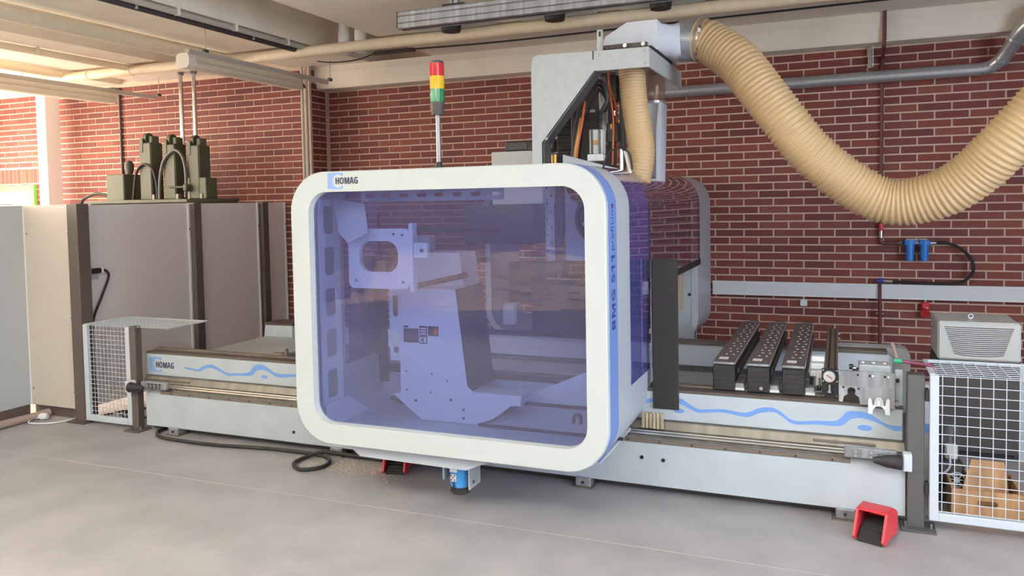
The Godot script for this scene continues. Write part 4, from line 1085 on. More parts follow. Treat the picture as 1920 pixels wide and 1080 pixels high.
# ---------------------------------------------------------------- clamping consoles on the bed
func consoles() -> void:
	var names := ["leftmost", "middle", "rightmost"]
	for k in 3:
		var x: float = [-0.593, -0.41, -0.228][k]
		var t := thing("vacuum_console", "dark perforated console bar across the bed, %s of three" % names[k], "console bar", Vector3(x, 0, 0), "console bars across the bed")
		part(t, "beam", MB.new().box(Vector3(0, 0.655, -5.26), Vector3(0.105, 0.12, 1.5), 0.006), M.postgrey)
		var lid := part(t, "top_plate", MB.new().box(Vector3(0, 0.729, -5.26), Vector3(0.12, 0.014, 1.53), 0.003), M.cover)
		part(lid, "edge_strip", MB.new().box(Vector3(0.0605, 0.729, -5.26), Vector3(0.004, 0.012, 1.52), 0.001), M.alu)
		part(lid, "edge_strip", MB.new().box(Vector3(0, 0.728, -4.494), Vector3(0.112, 0.012, 0.004), 0.001), M.alu)
		var sc := part(lid, "scale_slot", MB.new().box(Vector3(-0.012, 0.7365, -4.6), Vector3(0.05, 0.002, 0.06)), M.white)
		sc.set_meta("label", "pale inset scale")
		var dot := MB.new().cyl(Vector3(0, 0.736, 0), Vector3(0, 0.7375, 0), 0.0075, -1, 8).mesh()
		for i in 14:
			for s: float in [-1.0, 1.0]: part(lid, "pin", dot, M.white, Vector3(0.008 + s * 0.02 + 0.012 * (i % 2), 0, -4.72 - i * 0.09))
		var fr := part(t, "end_block", MB.new().box(Vector3(0, 0.647, -4.51), Vector3(0.117, 0.142, 0.05), 0.006), M.black)
		part(fr, "recess", MB.new().ring(rr(-0.04, 0.655, 0.04, 0.692, 0.003, 3), rr(-0.034, 0.661, 0.034, 0.686, 0.003, 3), -4.486, -4.482), M.rubber)
		part(fr, "recess", MB.new().ring(rr(-0.05, 0.595, 0.05, 0.64, 0.003, 3), rr(-0.042, 0.602, 0.042, 0.633, 0.003, 3), -4.486, -4.482), M.rubber)
		for e in [[-0.045, 0.7], [0.048, 0.645], [-0.05, 0.645]]: part(fr, "screw", MB.new().cyl(Vector3(e[0], e[1], -4.486), Vector3(e[0], e[1], -4.482), 0.004, -1, 8), M.darkgrey)
		if k == 1: part(fr, "knob", MB.new().cyl(Vector3(0.018, 0.605, -4.485), Vector3(0.018, 0.605, -4.47), 0.01, -1, 16), M.chrome)
		var sl := part(t, "slide_block", MB.new().box(Vector3(0.082, 0.6, -4.62), Vector3(0.05, 0.03, 0.2), 0.004), M.alu)
		part(sl, "slide_foot", MB.new().box(Vector3(0.085, 0.588, -4.54), Vector3(0.05, 0.014, 0.1), 0.003), M.white)
		part(t, "rear_block", MB.new().box(Vector3(0.0, 0.62, -6.0), Vector3(0.11, 0.08, 0.08), 0.005), M.darkgrey)
		part(t, "end_stop", MB.new().box(Vector3(0.02, 0.742, -6.0), Vector3(0.06, 0.014, 0.04), 0.003), M.postbrown)
		part(t, "front_foot", MB.new().box(Vector3(0, 0.5805, -4.535), Vector3(0.1, 0.012, 0.06), 0.002), M.darkgrey)
		part(t, "side_rail", MB.new().box(Vector3(0.062, 0.66, -5.3), Vector3(0.012, 0.03, 1.3), 0.002), M.wipe)
	# slim profile rail at the end
	var t := thing("stop_rail", "slim grey aluminium stop rail beside the console bars", "rail", Vector3(-0.04, 0, 0))
	part(t, "profile", MB.new().box(Vector3(0, 0.66, -5.3), Vector3(0.07, 0.08, 1.56), 0.004), M.wipe)
	part(t, "groove", MB.new().box(Vector3(-0.012, 0.7, -5.3), Vector3(0.01, 0.003, 1.55)), M.black)
	part(t, "groove", MB.new().box(Vector3(0.02, 0.7, -5.3), Vector3(0.006, 0.003, 1.55)), M.black)
	part(t, "support_block", MB.new().box(Vector3(0, 0.605, -4.62), Vector3(0.06, 0.04, 0.1), 0.004), M.darkgrey)
	part(t, "support_block", MB.new().box(Vector3(0, 0.602, -5.98), Vector3(0.06, 0.04, 0.1), 0.004), M.darkgrey)
	for y: float in [0.66, 0.69]: part(t, "end_screw", MB.new().cyl(Vector3(0.036, y, -5.9), Vector3(0.05, y, -5.9), 0.01, -1, 10), M.steel)
	# gauge block
	t = thing("pressure_gauge", "round white pressure gauge on a dark plate at the bed edge", "gauge", Vector3(-0.043, 0, -4.5))
	part(t, "plate", MB.new().box(Vector3(0, 0.65, -0.01), Vector3(0.082, 0.16, 0.02), 0.003), M.black)
	var gl := part(t, "dial", MB.new().cyl(Vector3(-0.004, 0.69, 0.0), Vector3(-0.004, 0.69, 0.012), 0.032, -1, 28), M.steel)
	part(gl, "dial_face", MB.new().cyl(Vector3(-0.004, 0.69, 0.012), Vector3(-0.004, 0.69, 0.0135), 0.028, -1, 28), M.white)
	part(gl, "needle", MB.new().box(Vector3.ZERO, Vector3(0.034, 0.0035, 0.002), 0.0, Transform3D(Basis(Vector3(0, 0, 1), -0.6), Vector3(-0.004, 0.69, 0.0148))), M.redpaint)
	part(t, "drain_tap", MB.new().lathe([Vector2(0, 0), Vector2(0.008, 0), Vector2(0.008, 0.03), Vector2(0.014, 0.034), Vector2(0.014, 0.042), Vector2(0, 0.042)], Vector3(-0.002, 0.648, 0.014), Vector3.DOWN, 16), M.chrome)
	for e in [[-0.034, 0.722], [0.034, 0.722], [-0.034, 0.664], [0.034, 0.664], [-0.034, 0.585], [0.034, 0.585]]: part(t, "screw", MB.new().cyl(Vector3(e[0], e[1], 0.0), Vector3(e[0], e[1], 0.003), 0.0045, -1, 8), M.chrome)
	part(t, "foot", MB.new().box(Vector3(0, 0.579, -0.04), Vector3(0.075, 0.016, 0.06), 0.003), M.darkgrey)
	# white clamp stack
	t = thing("clamp_stack", "stack of white blocks and steel cylinder beside the gauge", "clamp", Vector3(-0.118, 0, -4.62))
	part(t, "cylinder", MB.new().cyl(Vector3(0, 0.587, 0), Vector3(0, 0.66, 0), 0.03, -1, 24), M.steel)
	for i in 3: part(t, "block", MB.new().box(Vector3(0.004 + 0.003 * i, 0.676 + i * 0.036, -0.03 * i), Vector3(0.07, 0.03, 0.06), 0.006), M.white)
	part(t, "bolt", MB.new().cyl(Vector3(0.02, 0.6, 0.035), Vector3(0.02, 0.66, 0.035), 0.006, -1, 10), M.chrome)
	part(t, "hook", MB.new().box(Vector3(0.018, 0.655, 0.02), Vector3(0.03, 0.08, 0.03), 0.004), M.white)
	# ribbed end plate with keyhole
	t = thing("end_plate", "ribbed aluminium end plate with a keyhole cutout at the bed end", "plate", Vector3(0, 0, -4.40))
	var key := v2([0.0, 0.745, 0.0, 0.584, 0.018, 0.582, 0.024, 0.612, 0.044, 0.625, 0.040, 0.642, 0.046, 0.656, 0.06, 0.662, 0.075, 0.656, 0.08, 0.642, 0.076, 0.625, 0.096, 0.612, 0.1, 0.578, 0.262, 0.562, 0.262, 0.745])
	var pl := part(t, "plate", MB.new().prism(key, -0.015, 0.0), M.alu)
	for i in 10: part(pl, "rib", MB.new().box(Vector3(0.18 if i > 4 else 0.131, 0.735 - i * 0.0175, 0.0005), Vector3(0.155 if i > 4 else 0.255, 0.004, 0.003)), M.alu)
	for e in [[0.09, 0.727], [0.146, 0.726], [0.16, 0.726], [0.216, 0.726], [0.232, 0.725]]: part(pl, "hole", MB.new().cyl(Vector3(e[0], e[1], 0.001), Vector3(e[0], e[1], 0.0035), 0.006, -1, 10), M.black if e[0] != 0.16 and e[0] != 0.232 else M.white)
	for e in [[0.022, 0.66], [0.094, 0.656]]: part(pl, "hole", MB.new().cyl(Vector3(e[0], e[1], 0.001), Vector3(e[0], e[1], 0.0035), 0.006, -1, 10), M.black)
	var vb := part(t, "valve_box", MB.new().box(Vector3(0.17, 0.745, -0.12), Vector3(0.15, 0.05, 0.12), 0.005), M.sheet)
	for i in 3: part(vb, "cap_screw", MB.new().cyl(Vector3(0.115 + i * 0.052, 0.77, -0.12), Vector3(0.115 + i * 0.052, 0.774, -0.12), 0.009, -1, 12), M.white)
	for i in 3: part(vb, "hose_nipple", MB.new().cyl(Vector3(0.05 + i * 0.014, 0.748 - i * 0.008, -0.1), Vector3(0.07 + i * 0.014, 0.748 - i * 0.008, -0.1), 0.014, -1, 14), M.chrome if i % 2 else M.black)
	part(t, "side_bracket", MB.new().box(Vector3(0.283, 0.66, -0.06), Vector3(0.035, 0.19, 0.012), 0.002), M.sheet)
	part(t, "bracket_knob", MB.new().cyl(Vector3(0.277, 0.7, -0.052), Vector3(0.277, 0.7, -0.04), 0.01, -1, 12), M.black)
	part(t, "bracket_bolt", MB.new().cyl(Vector3(0.275, 0.585, -0.054), Vector3(0.275, 0.585, -0.02), 0.012, -1, 12), M.steel)
	part(t, "foot_block", MB.new().box(Vector3(0.13, 0.6, -0.11), Vector3(0.2, 0.06, 0.08), 0.004), M.darkgrey)
	t = thing("fork_clip", "white plastic fork clip hanging on the ribbed end plate", "clip", Vector3(0.188, 0.578, -4.392))
	var fk := v2([-0.05, -0.043, -0.05, 0.03, -0.042, 0.042, -0.034, 0.03, -0.03, 0.004, -0.022, 0.0, -0.018, 0.028, -0.008, 0.042, 0.008, 0.042, 0.018, 0.028, 0.022, 0.0, 0.03, 0.004, 0.034, 0.03, 0.042, 0.042, 0.05, 0.03, 0.05, -0.043, 0.03, -0.043, 0.028, -0.022, 0.016, -0.006, 0.0, 0.0, -0.016, -0.006, -0.028, -0.022, -0.03, -0.043])
	part(t, "fork", MB.new().prism(fk, 0, 0.01), M.white)
	part(t, "arch", MB.new().ring(rr(-0.014, -0.002, 0.014, 0.038, 0.013, 5), rr(-0.008, 0.0, 0.008, 0.031, 0.0075, 5), 0.01, 0.013), M.cabinet)
	t = thing("air_lance", "plum pipe with a green end leaning at the bed end", "pipe", Vector3(0.28, 0.0, -4.5))
	part(t, "tube", MB.new().cyl(Vector3(0.02, 0.79, 0), Vector3(0.16, 0.785, 0.04), 0.009, -1, 12), M.plum)
	part(t, "grip", MB.new().cyl(Vector3(-0.015, 0.79, -0.01), Vector3(0.022, 0.79, 0.0), 0.013, -1, 14), M.tealgreen)
	part(t, "upright_tube", MB.new().cyl(Vector3(0.0, 0.79, -0.01), Vector3(-0.02, 0.86, -0.12), 0.01, -1, 12), M.pinkpipe)
	part(t, "drop_tube", MB.new().tube(spline([Vector3(0.14, 0.785, 0.04), Vector3(0.165, 0.77, 0.05), Vector3(0.168, 0.7, 0.05), Vector3(0.168, 0.3, 0.05)]), 0.008, 10), M.plum)
	part(t, "tube_foot", MB.new().box(Vector3(0.168, 0.15, 0.05), Vector3(0.03, 0.3, 0.03), 0.004), M.darkgrey)

# ---------------------------------------------------------------- fences and cages
func post(parent: Node3D, x: float, z: float, w: float, h: float, m: Material) -> void:
	var p := part(parent, "post", MB.new().box(Vector3(x, h / 2, z), Vector3(w, h, w), 0.004), m)
	part(p, "base_plate", MB.new().box(Vector3(x + 0.01, 0.005, z + 0.02), Vector3(w + 0.08, 0.01, w + 0.07), 0.002), m)
	for s: float in [-1.0, 1.0]: part(p, "anchor_bolt", MB.new().cyl(Vector3(x + 0.01 + s * (w / 2 + 0.018), 0.01, z + 0.04), Vector3(x + 0.01 + s * (w / 2 + 0.018), 0.035, z + 0.04), 0.008, -1, 10), M.steel)

func fences() -> void:
	var t := thing("safety_fence", "tall fence of cream and blue grey panels at the left edge", "fence")
	var p := part(t, "panel", MB.new().box(Vector3(-5.755, 0.885, -4.385), Vector3(0.53, 1.6, 0.02), 0.003), M.panelcream, Vector3.ZERO, "cream panel facing the room")
	for e in [[-5.99, 1.46], [-5.53, 1.46], [-5.99, 0.22], [-5.53, 0.22], [-5.53, 0.8]]: part(p, "screw", MB.new().cyl(Vector3(e[0], e[1], -4.376), Vector3(e[0], e[1], -4.372), 0.007, -1, 10), M.wipe)
	part(t, "panel", MB.new().box(Vector3(-6.035, 0.885, -3.2), Vector3(0.02, 1.6, 2.35), 0.003), M.panelblue, Vector3.ZERO, "blue grey panel running toward the viewer")
	part(t, "corner_profile", MB.new().box(Vector3(-6.025, 0.885, -4.385), Vector3(0.016, 1.6, 0.03), 0.003), M.white)
	part(t, "kick_board", MB.new().box(Vector3(-6.05, 0.042, -3.2), Vector3(0.016, 0.084, 2.35)), M.postbrown)
	part(t, "kick_board", MB.new().box(Vector3(-5.755, 0.042, -4.42), Vector3(0.55, 0.084, 0.016)), M.postbrown)
	post(t, -5.445, -4.40, 0.11, 1.69, M.postbrown)
	t = thing("partition_fence", "mauve grey panel fence running back to the brick wall behind the bed", "fence")
	for a in [[-4.46, -5.57], [-5.68, -6.5], [-6.61, -6.93]]:
		var q := part(t, "panel", MB.new().box(Vector3(-5.49, 0.88, (a[0] + a[1]) / 2), Vector3(0.02, 1.6, a[0] - a[1]), 0.003), M.panelgrey)
		part(q, "edge_profile", MB.new().box(Vector3(-5.474, 0.88, a[1] + 0.012), Vector3(0.016, 1.6, 0.022), 0.003), M.white)
		part(q, "clip_screw", MB.new().cyl(Vector3(-5.466, 1.45, a[1] + 0.012), Vector3(-5.46, 1.45, a[1] + 0.012), 0.009, -1, 10), M.postgrey)
	for z: float in [-5.625, -6.555]: post(t, -5.47, z, 0.09, 1.69, M.postbrown)
	# mesh cage on the left
	t = thing("mesh_cage", "white wire mesh cage between the tall fence and the bed's left end", "mesh cage")
	cage(t, -5.345, -4.865, 0.03, 0.768, -4.33, 0.0375, 0.0345, 0.045, -5.345, -4.5, -4.72)
	post(t, -4.83, -4.34, 0.062, 0.775, M.postbrown)
	part(t, "buffer_pad", MB.new().box(Vector3(-4.83, 0.345, -4.30), Vector3(0.05, 0.06, 0.03), 0.003), M.white)
	# and the one on the right
	t = thing("mesh_cage", "white wire mesh cage with dark grey post at the bed's right end", "mesh cage")
	cage(t, 0.408, 1.75, 0.055, 0.772, -4.3, 0.0535, 0.0475, 0.04, 0.408, 1.75, -4.66)
	post(t, 0.35, -4.34, 0.078, 0.765, M.postgrey)
	for y: float in [0.21, 0.67]: part(t, "hinge", MB.new().box(Vector3(0.397, y, -4.31), Vector3(0.018, 0.06, 0.04), 0.003), M.black)
	part(t, "foot", MB.new().box(Vector3(1.1, 0.028, -4.31), Vector3(0.05, 0.056, 0.05), 0.003), M.mesh)
	part(t, "foot", MB.new().box(Vector3(1.7, 0.028, -4.31), Vector3(0.05, 0.056, 0.05), 0.003), M.mesh)

func cage(t: Node3D, x0: float, x1: float, y0: float, y1: float, z: float, px: float, py: float, fw: float, tx0: float, tx1: float, zb: float) -> void:
	var f := part(t, "frame", MB.new().box(Vector3(x0 + fw / 2, (y0 + y1) / 2, z), Vector3(fw, y1 - y0, 0.03), 0.003).box(Vector3(x1 - fw / 2, (y0 + y1) / 2, z), Vector3(fw, y1 - y0, 0.03), 0.003).box(Vector3((x0 + x1) / 2, y0 + fw / 2, z), Vector3(x1 - x0 - 2 * fw, fw, 0.03), 0.003), M.mesh)
	var n := int((x1 - x0 - 2 * fw) / px)
	var off := (x1 - x0 - 2 * fw - n * px) / 2
	for i in n + 1:
		var x := x0 + fw + off + i * px
		part(f, "wire", MB.new().cyl(Vector3(x, y0 + fw - 0.01, z), Vector3(x, y1, z), 0.0021, -1, 6, false), M.mesh)
	var k := int((y1 - y0 - fw) / py)
	for i in k + 1: part(f, "wire", MB.new().cyl(Vector3(x0 + fw - 0.01, y1 - 0.004 - i * py, z + 0.004), Vector3(x1 - fw + 0.01, y1 - 0.004 - i * py, z + 0.004), 0.0021, -1, 6, false), M.mesh)
	var g := part(t, "top_frame", MB.new().box(Vector3(tx0 + 0.012, y1, (z + zb) / 2), Vector3(0.024, 0.012, z - zb), 0.002).box(Vector3((tx0 + tx1) / 2, y1, zb), Vector3(tx1 - tx0, 0.012, 0.024), 0.002).box(Vector3(tx1 - 0.006, y1, (z + zb) / 2), Vector3(0.012, 0.01, z - zb), 0.002), M.mesh)
	for i in int((tx1 - tx0) / px): part(g, "wire", MB.new().cyl(Vector3(tx0 + 0.02 + i * px, y1, z), Vector3(tx0 + 0.02 + i * px, y1, zb), 0.002, -1, 6, false), M.mesh)
	for i in int((z - zb) / py): part(g, "wire", MB.new().cyl(Vector3(tx0, y1 + 0.004, z - i * py), Vector3(tx1, y1 + 0.004, z - i * py), 0.002, -1, 6, false), M.mesh)

# ---------------------------------------------------------------- things on the rear wall
func wall_things() -> void:
	var zz := ZW + 0.012
	var t := thing("cable_channel", "pale grey cable channel along the rear brick wall", "cable duct")
	part(t, "channel", MB.new().box(Vector3(1.4, 0.845, zz + 0.03), Vector3(4.9, 0.118, 0.055), 0.006), M.channel)
	part(t, "cover_lip", MB.new().box(Vector3(1.4, 0.9, zz + 0.059), Vector3(4.9, 0.012, 0.004), 0.001), M.white)
	part(t, "cover_lip", MB.new().box(Vector3(1.4, 0.79, zz + 0.059), Vector3(4.9, 0.012, 0.004), 0.001), M.white)
	t = thing("wall_socket", "small white box on the brick under the cable channel", "socket", Vector3(-0.282, 0.727, zz))
	part(t, "box", MB.new().box(Vector3(0, 0, 0.015), Vector3(0.06, 0.06, 0.03), 0.006), M.white)
	part(t, "lead", MB.new().cyl(Vector3(0, 0.03, 0.015), Vector3(0, 0.07, 0.015), 0.008, -1, 10), M.white)
	t = thing("ventilation_duct", "round galvanised duct along the top of the rear wall", "duct")
	part(t, "duct_pipe", MB.new().cyl(Vector3(-2.2, 2.596, -7.2), Vector3(1.03, 2.616, -7.2), 0.05, -1, 32), M.galv)
	part(t, "elbow", MB.new().tube(spline([Vector3(1.03, 2.616, -7.2), Vector3(1.1, 2.632, -7.19), Vector3(1.16, 2.675, -7.14)], 8), 0.051, 28), M.galv)
	part(t, "elbow", MB.new().tube(spline([Vector3(1.155, 2.665, -7.145), Vector3(1.195, 2.73, -7.08), Vector3(1.23, 2.80, -7.0)], 8), 0.054, 28), M.galv)
	part(t, "elbow", MB.new().tube(spline([Vector3(1.225, 2.79, -7.01), Vector3(1.28, 2.87, -6.92), Vector3(1.4, 2.96, -6.84), Vector3(1.8, 3.0, -6.8), Vector3(3.0, 3.0, -6.8)], 8), 0.057, 28), M.galv)
	for e in [[1.03, 2.616, -7.2, 1, 0.1, 0], [-0.36, 2.607, -7.2, 1, 0, 0]]: part(t, "joint_ring", MB.new().cyl(Vector3(e[0], e[1], e[2]), Vector3(e[0], e[1], e[2]) + Vector3(e[3], e[4], e[5]).normalized() * 0.01, 0.054, -1, 32), M.galv)
	part(t, "joint_ring", MB.new().cyl(Vector3(1.155, 2.665, -7.145), Vector3(1.162, 2.677, -7.133), 0.058, -1, 28), M.galv)
	part(t, "joint_ring", MB.new().cyl(Vector3(1.225, 2.79, -7.01), Vector3(1.232, 2.80, -7.0), 0.061, -1, 28), M.galv)
	var br := part(t, "hanger_bracket", MB.new().box(Vector3(0.236, 2.78, -7.25), Vector3(0.03, 0.17, 0.02), 0.002), M.galv)
	part(br, "bracket_flange", MB.new().box(Vector3(0.258, 2.78, -7.225), Vector3(0.004, 0.17, 0.07), 0.001), M.white)
	part(br, "duct_clamp", MB.new().cyl(Vector3(0.223, 2.611, -7.2), Vector3(0.247, 2.611, -7.2), 0.0525, -1, 32, false), M.galv)
	# dark red air pipe with the valves
	t = thing("air_pipe", "thin dark red pipe running down the rear wall", "pipe")
	part(t, "upper_pipe", MB.new().cyl(Vector3(0.335, 2.87, -7.02), Vector3(0.335, 3.1, -7.0), 0.014, -1, 14), M.pipered)
	part(t, "front_pipe", MB.new().cyl(Vector3(0.332, 2.84, -7.04), Vector3(0.334, 3.09, -7.005), 0.0145, -1, 14), M.pipered)
	part(t, "offset_elbow", MB.new().tube(spline([Vector3(0.332, 2.86, -7.045), Vector3(0.331, 2.83, -7.06), Vector3(0.33, 2.80, -7.15), Vector3(0.33, 2.77, -7.255)], 6), 0.016, 12), M.pipered)
	part(t, "down_pipe", MB.new().cyl(Vector3(0.33, 2.78, -7.262), Vector3(0.322, 1.4, -7.262), 0.014, -1, 14), M.pipered)
	part(t, "red_coupling", MB.new().cyl(Vector3(0.322, 1.41, -7.25), Vector3(0.322, 1.35, -7.25), 0.02, 0.018, 16), M.red)
	part(t, "steel_coupling", MB.new().cyl(Vector3(0.322, 1.35, -7.25), Vector3(0.322, 1.29, -7.25), 0.017, -1, 16), M.chrome)
	part(t, "branch", MB.new().tube(spline([Vector3(0.322, 1.29, -7.25), Vector3(0.324, 1.255, -7.25), Vector3(0.35, 1.245, -7.25), Vector3(0.46, 1.245, -7.25)], 6), 0.016, 12), M.pipered)
	part(t, "lower_pipe", MB.new().cyl(Vector3(0.314, 0.93, -7.215), Vector3(0.314, 0.0, -7.215), 0.013, -1, 14), M.pipered)
	part(t, "blue_valve", MB.new().cyl(Vector3(0.295, 0.935, -7.215), Vector3(0.34, 0.935, -7.215), 0.024, 0.02, 16), M.valveblue)
	part(t, "pipe_clip", MB.new().box(Vector3(0.314, 0.66, -7.225), Vector3(0.07, 0.014, 0.03), 0.003), M.chrome)
	t = thing("air_filter", "pair of blue compressed-air filter bowls on the brick wall", "filter", Vector3(0, 0, -7.2))
	for x: float in [0.534, 0.639]:
		var b := part(t, "filter_bowl", MB.new().lathe([Vector2(0.0, -0.172), Vector2(0.022, -0.172), Vector2(0.03, -0.16), Vector2(0.034, -0.05), Vector2(0.038, -0.046), Vector2(0.038, -0.012), Vector2(0.044, -0.008), Vector2(0.044, 0.0), Vector2(0, 0.0)], Vector3(x, 1.275, 0), Vector3.UP, 24), M.filterblue)
		part(b, "head", MB.new().box(Vector3(x, 1.255, 0), Vector3(0.082, 0.036, 0.07), 0.006), M.filterblue)
	part(t, "inlet", MB.new().cyl(Vector3(0.455, 1.248, -0.04), Vector3(0.49, 1.25, 0), 0.016, 0.02, 14), M.chrome)
	part(t, "joint", MB.new().cyl(Vector3(0.575, 1.25, 0), Vector3(0.6, 1.25, 0), 0.014, -1, 14), M.chrome)
	part(t, "outlet", MB.new().cyl(Vector3(0.68, 1.25, 0), Vector3(0.73, 1.25, -0.005), 0.015, 0.011, 14), M.chrome)
	part(t, "wall_bracket", MB.new().box(Vector3(0.586, 1.26, -0.06), Vector3(0.16, 0.05, 0.06), 0.003), M.chrome)
	t = thing("air_hose", "black air hose looping from the filter to the blue valve", "hose")
	part(t, "hose", MB.new().tube(spline([Vector3(0.725, 1.25, -7.205), Vector3(0.80, 1.25, -7.205), Vector3(0.9, 1.205, -7.205), Vector3(0.975, 1.115, -7.205), Vector3(0.985, 1.02, -7.205), Vector3(0.92, 0.945, -7.205), Vector3(0.83, 0.925, -7.205), Vector3(0.6, 0.925, -7.205), Vector3(0.4, 0.932, -7.21)], 8), 0.012, 12), M.rubber)
	part(t, "ferrule", MB.new().cyl(Vector3(0.34, 0.934, -7.215), Vector3(0.41, 0.932, -7.21), 0.013, -1, 14), M.chrome)
	t = thing("power_socket", "red industrial power socket hanging under the cable channel", "socket", Vector3(0.654, 0.72, zz))
	part(t, "body", MB.new().box(Vector3(0, 0.005, 0.03), Vector3(0.06, 0.08, 0.05), 0.01), M.red)
	part(t, "lid", MB.new().cyl(Vector3(-0.005, -0.03, 0.035), Vector3(-0.005, -0.045, 0.08), 0.034, 0.036, 20), M.redpaint)
	part(t, "gland", MB.new().cyl(Vector3(0, 0.045, 0.03), Vector3(0, 0.075, 0.03), 0.008, -1, 10), M.white)
	part(t, "marking", MB.new().box(Vector3(0.005, -0.005, 0.0555), Vector3(0.025, 0.012, 0.002)), M.white)
	# pipes in the left corner
	for a in [[-5.205, "left of the three pale conduits standing at the wall corner", 0.014, 3.09], [-5.158, "middle of the three pale conduits standing at the wall corner", 0.014, 2.87], [-5.112, "right of the three pale conduits standing at the wall corner", 0.012, 3.09]]:
		t = thing("corner_conduit", a[1], "conduit", Vector3(a[0], 0, -6.92), "conduits at the wall corner")
		part(t, "tube", MB.new().cyl(Vector3(0, 0.0, 0), Vector3(0, a[3], 0), a[2], -1, 14), M.conduit)
		for y: float in [1.4, 2.05, 2.75]: part(t, "clip", MB.new().box(Vector3(-0.004, y, -0.012), Vector3(0.04, 0.012, 0.02), 0.002), M.conduit)
	t = thing("corner_cable", "black cable bending into the top of the corner conduit", "cable")
	part(t, "cable", MB.new().tube(spline([Vector3(-5.5, 2.98, -6.9), Vector3(-5.3, 2.97, -6.9), Vector3(-5.2, 2.93, -6.9), Vector3(-5.16, 2.86, -6.92)], 8), 0.012, 10), M.black)

# ---------------------------------------------------------------- right-hand side
func right_things() -> void:
	var t := thing("control_cabinet", "dark control cabinet with grey louvred cooling unit on top", "cabinet", Vector3(0.8, 0, -5.6))
	part(t, "cabinet_body", MB.new().box(Vector3(0.0, 0.30, -0.25), Vector3(0.44, 0.54, 0.5), 0.006), M.darkgrey)
	part(t, "plinth", MB.new().box(Vector3(0, 0.018, -0.25), Vector3(0.40, 0.036, 0.46), 0.003), M.black)
	part(t, "side_leg", MB.new().box(Vector3(0.235, 0.3, -0.03), Vector3(0.03, 0.6, 0.04), 0.003), M.hoodgrey)
	part(t, "gap_band", MB.new().box(Vector3(0.0, 0.588, -0.24), Vector3(0.43, 0.04, 0.46), 0.003), M.black)
	var cu := part(t, "cooling_unit", MB.new().box(Vector3(0, 0.728, -0.2), Vector3(0.452, 0.242, 0.4), 0.012), M.cabinet)
	for i in 15:
		var w := 0.375 - 0.0075 * i
		var y := 0.815 - i * 0.0118
		part(cu, "louver", MB.new().tube(spline([Vector3(-w / 2, y, 0.0005), Vector3(-w / 4, y - 0.002 - 0.0006 * i, 0.0005), Vector3(w / 4, y - 0.002 - 0.0006 * i, 0.0005), Vector3(w / 2, y, 0.0005)], 6), 0.0026, 6), M.darkgrey)
	part(t, "eye_bolt", MB.new().lathe([Vector2(0.011, -0.004), Vector2(0.018, -0.004), Vector2(0.018, 0.004), Vector2(0.011, 0.004), Vector2(0.011, -0.004)], Vector3(-0.03, 0.87, -0.12), Vector3(0.3, 0, 1).normalized(), 18), M.chrome)
	part(t, "eye_bolt_stem", MB.new().cyl(Vector3(-0.03, 0.845, -0.12), Vector3(-0.03, 0.858, -0.12), 0.01, -1, 12), M.chrome)
	# crate
	t = thing("wooden_crate", "open light wooden crate with handle hole behind the right cage", "crate", Vector3(0.69, 0, -4.68), "")
	part(t, "front_board", MB.new().ring(rr(-0.16, 0.003, 0.16, 0.15, 0.001, 5), rr(-0.045, 0.072, 0.045, 0.102, 0.014, 5), 0.148, 0.162), M.wood)
	part(t, "back_board", MB.new().ring(rr(-0.16, 0.003, 0.16, 0.15, 0.001, 5), rr(-0.045, 0.072, 0.045, 0.102, 0.014, 5), -0.162, -0.148), M.wood)
	for s: float in [-1.0, 1.0]: part(t, "side_board", MB.new().box(Vector3(s * 0.153, 0.0765, 0), Vector3(0.014, 0.147, 0.296), 0.001), M.wood)
	part(t, "bottom_board", MB.new().box(Vector3(0, 0.01, 0), Vector3(0.292, 0.012, 0.296)), M.wood)
	t = thing("wooden_board", "light wooden board leaning in the crate behind the right cage", "board", Vector3(0.70, 0, -4.68))
	part(t, "plank", MB.new().prism(v2([-0.12, 0.02, 0.12, 0.02, 0.1, 0.25, -0.05, 0.25]), -0.012, 0.0, Transform3D(Basis(Vector3.RIGHT, -0.3), Vector3(0, 0, 0.0))), M.wood)
	# feed motor
	t = thing("drive_motor", "dark grey geared motor with round fan guard inside the right cage", "motor", Vector3(0.545, 0, -4.82))
	part(t, "motor_body", MB.new().lathe([Vector2(0, 0.2), Vector2(0.045, 0.2), Vector2(0.05, 0.215), Vector2(0.05, 0.36), Vector2(0.055, 0.362), Vector2(0.055, 0.385), Vector2(0.045, 0.4), Vector2(0, 0.4)], Vector3.ZERO, Vector3.UP, 24), M.postgrey)
	for i in 12: part(t, "cooling_fin", MB.new().box(Vector3(cos(i * TAU / 12) * 0.052, 0.285, sin(i * TAU / 12) * 0.052), Vector3(0.006, 0.14, 0.006)), M.postgrey)
	part(t, "gear_box", MB.new().box(Vector3(0.01, 0.14, 0), Vector3(0.13, 0.13, 0.13), 0.015), M.darkgrey)
	part(t, "terminal_cover", MB.new().box(Vector3(0.01, 0.27, 0.06), Vector3(0.06, 0.08, 0.04), 0.008), M.cabinet)
	var g := part(t, "fan_guard", MB.new().lathe([Vector2(0.036, 0), Vector2(0.042, 0.0), Vector2(0.042, 0.008), Vector2(0.036, 0.008), Vector2(0.036, 0)], Vector3(0.035, 0.125, 0.075), Vector3(0, 0, 1), 24), M.hoodgrey)
	for i in 4: part(g, "guard_spoke", MB.new().box(Vector3.ZERO, Vector3(0.08, 0.004, 0.004), 0.0, Transform3D(Basis(Vector3(0, 0, 1), i * PI / 4), Vector3(0.035, 0.125, 0.079))), M.hoodgrey)
	part(g, "guard_hub", MB.new().cyl(Vector3(0.035, 0.125, 0.076), Vector3(0.035, 0.125, 0.086), 0.015, -1, 16), M.hoodgrey)
	part(t, "mounting_base", MB.new().box(Vector3(0.01, 0.038, 0), Vector3(0.16, 0.076, 0.16), 0.004), M.darkgrey)
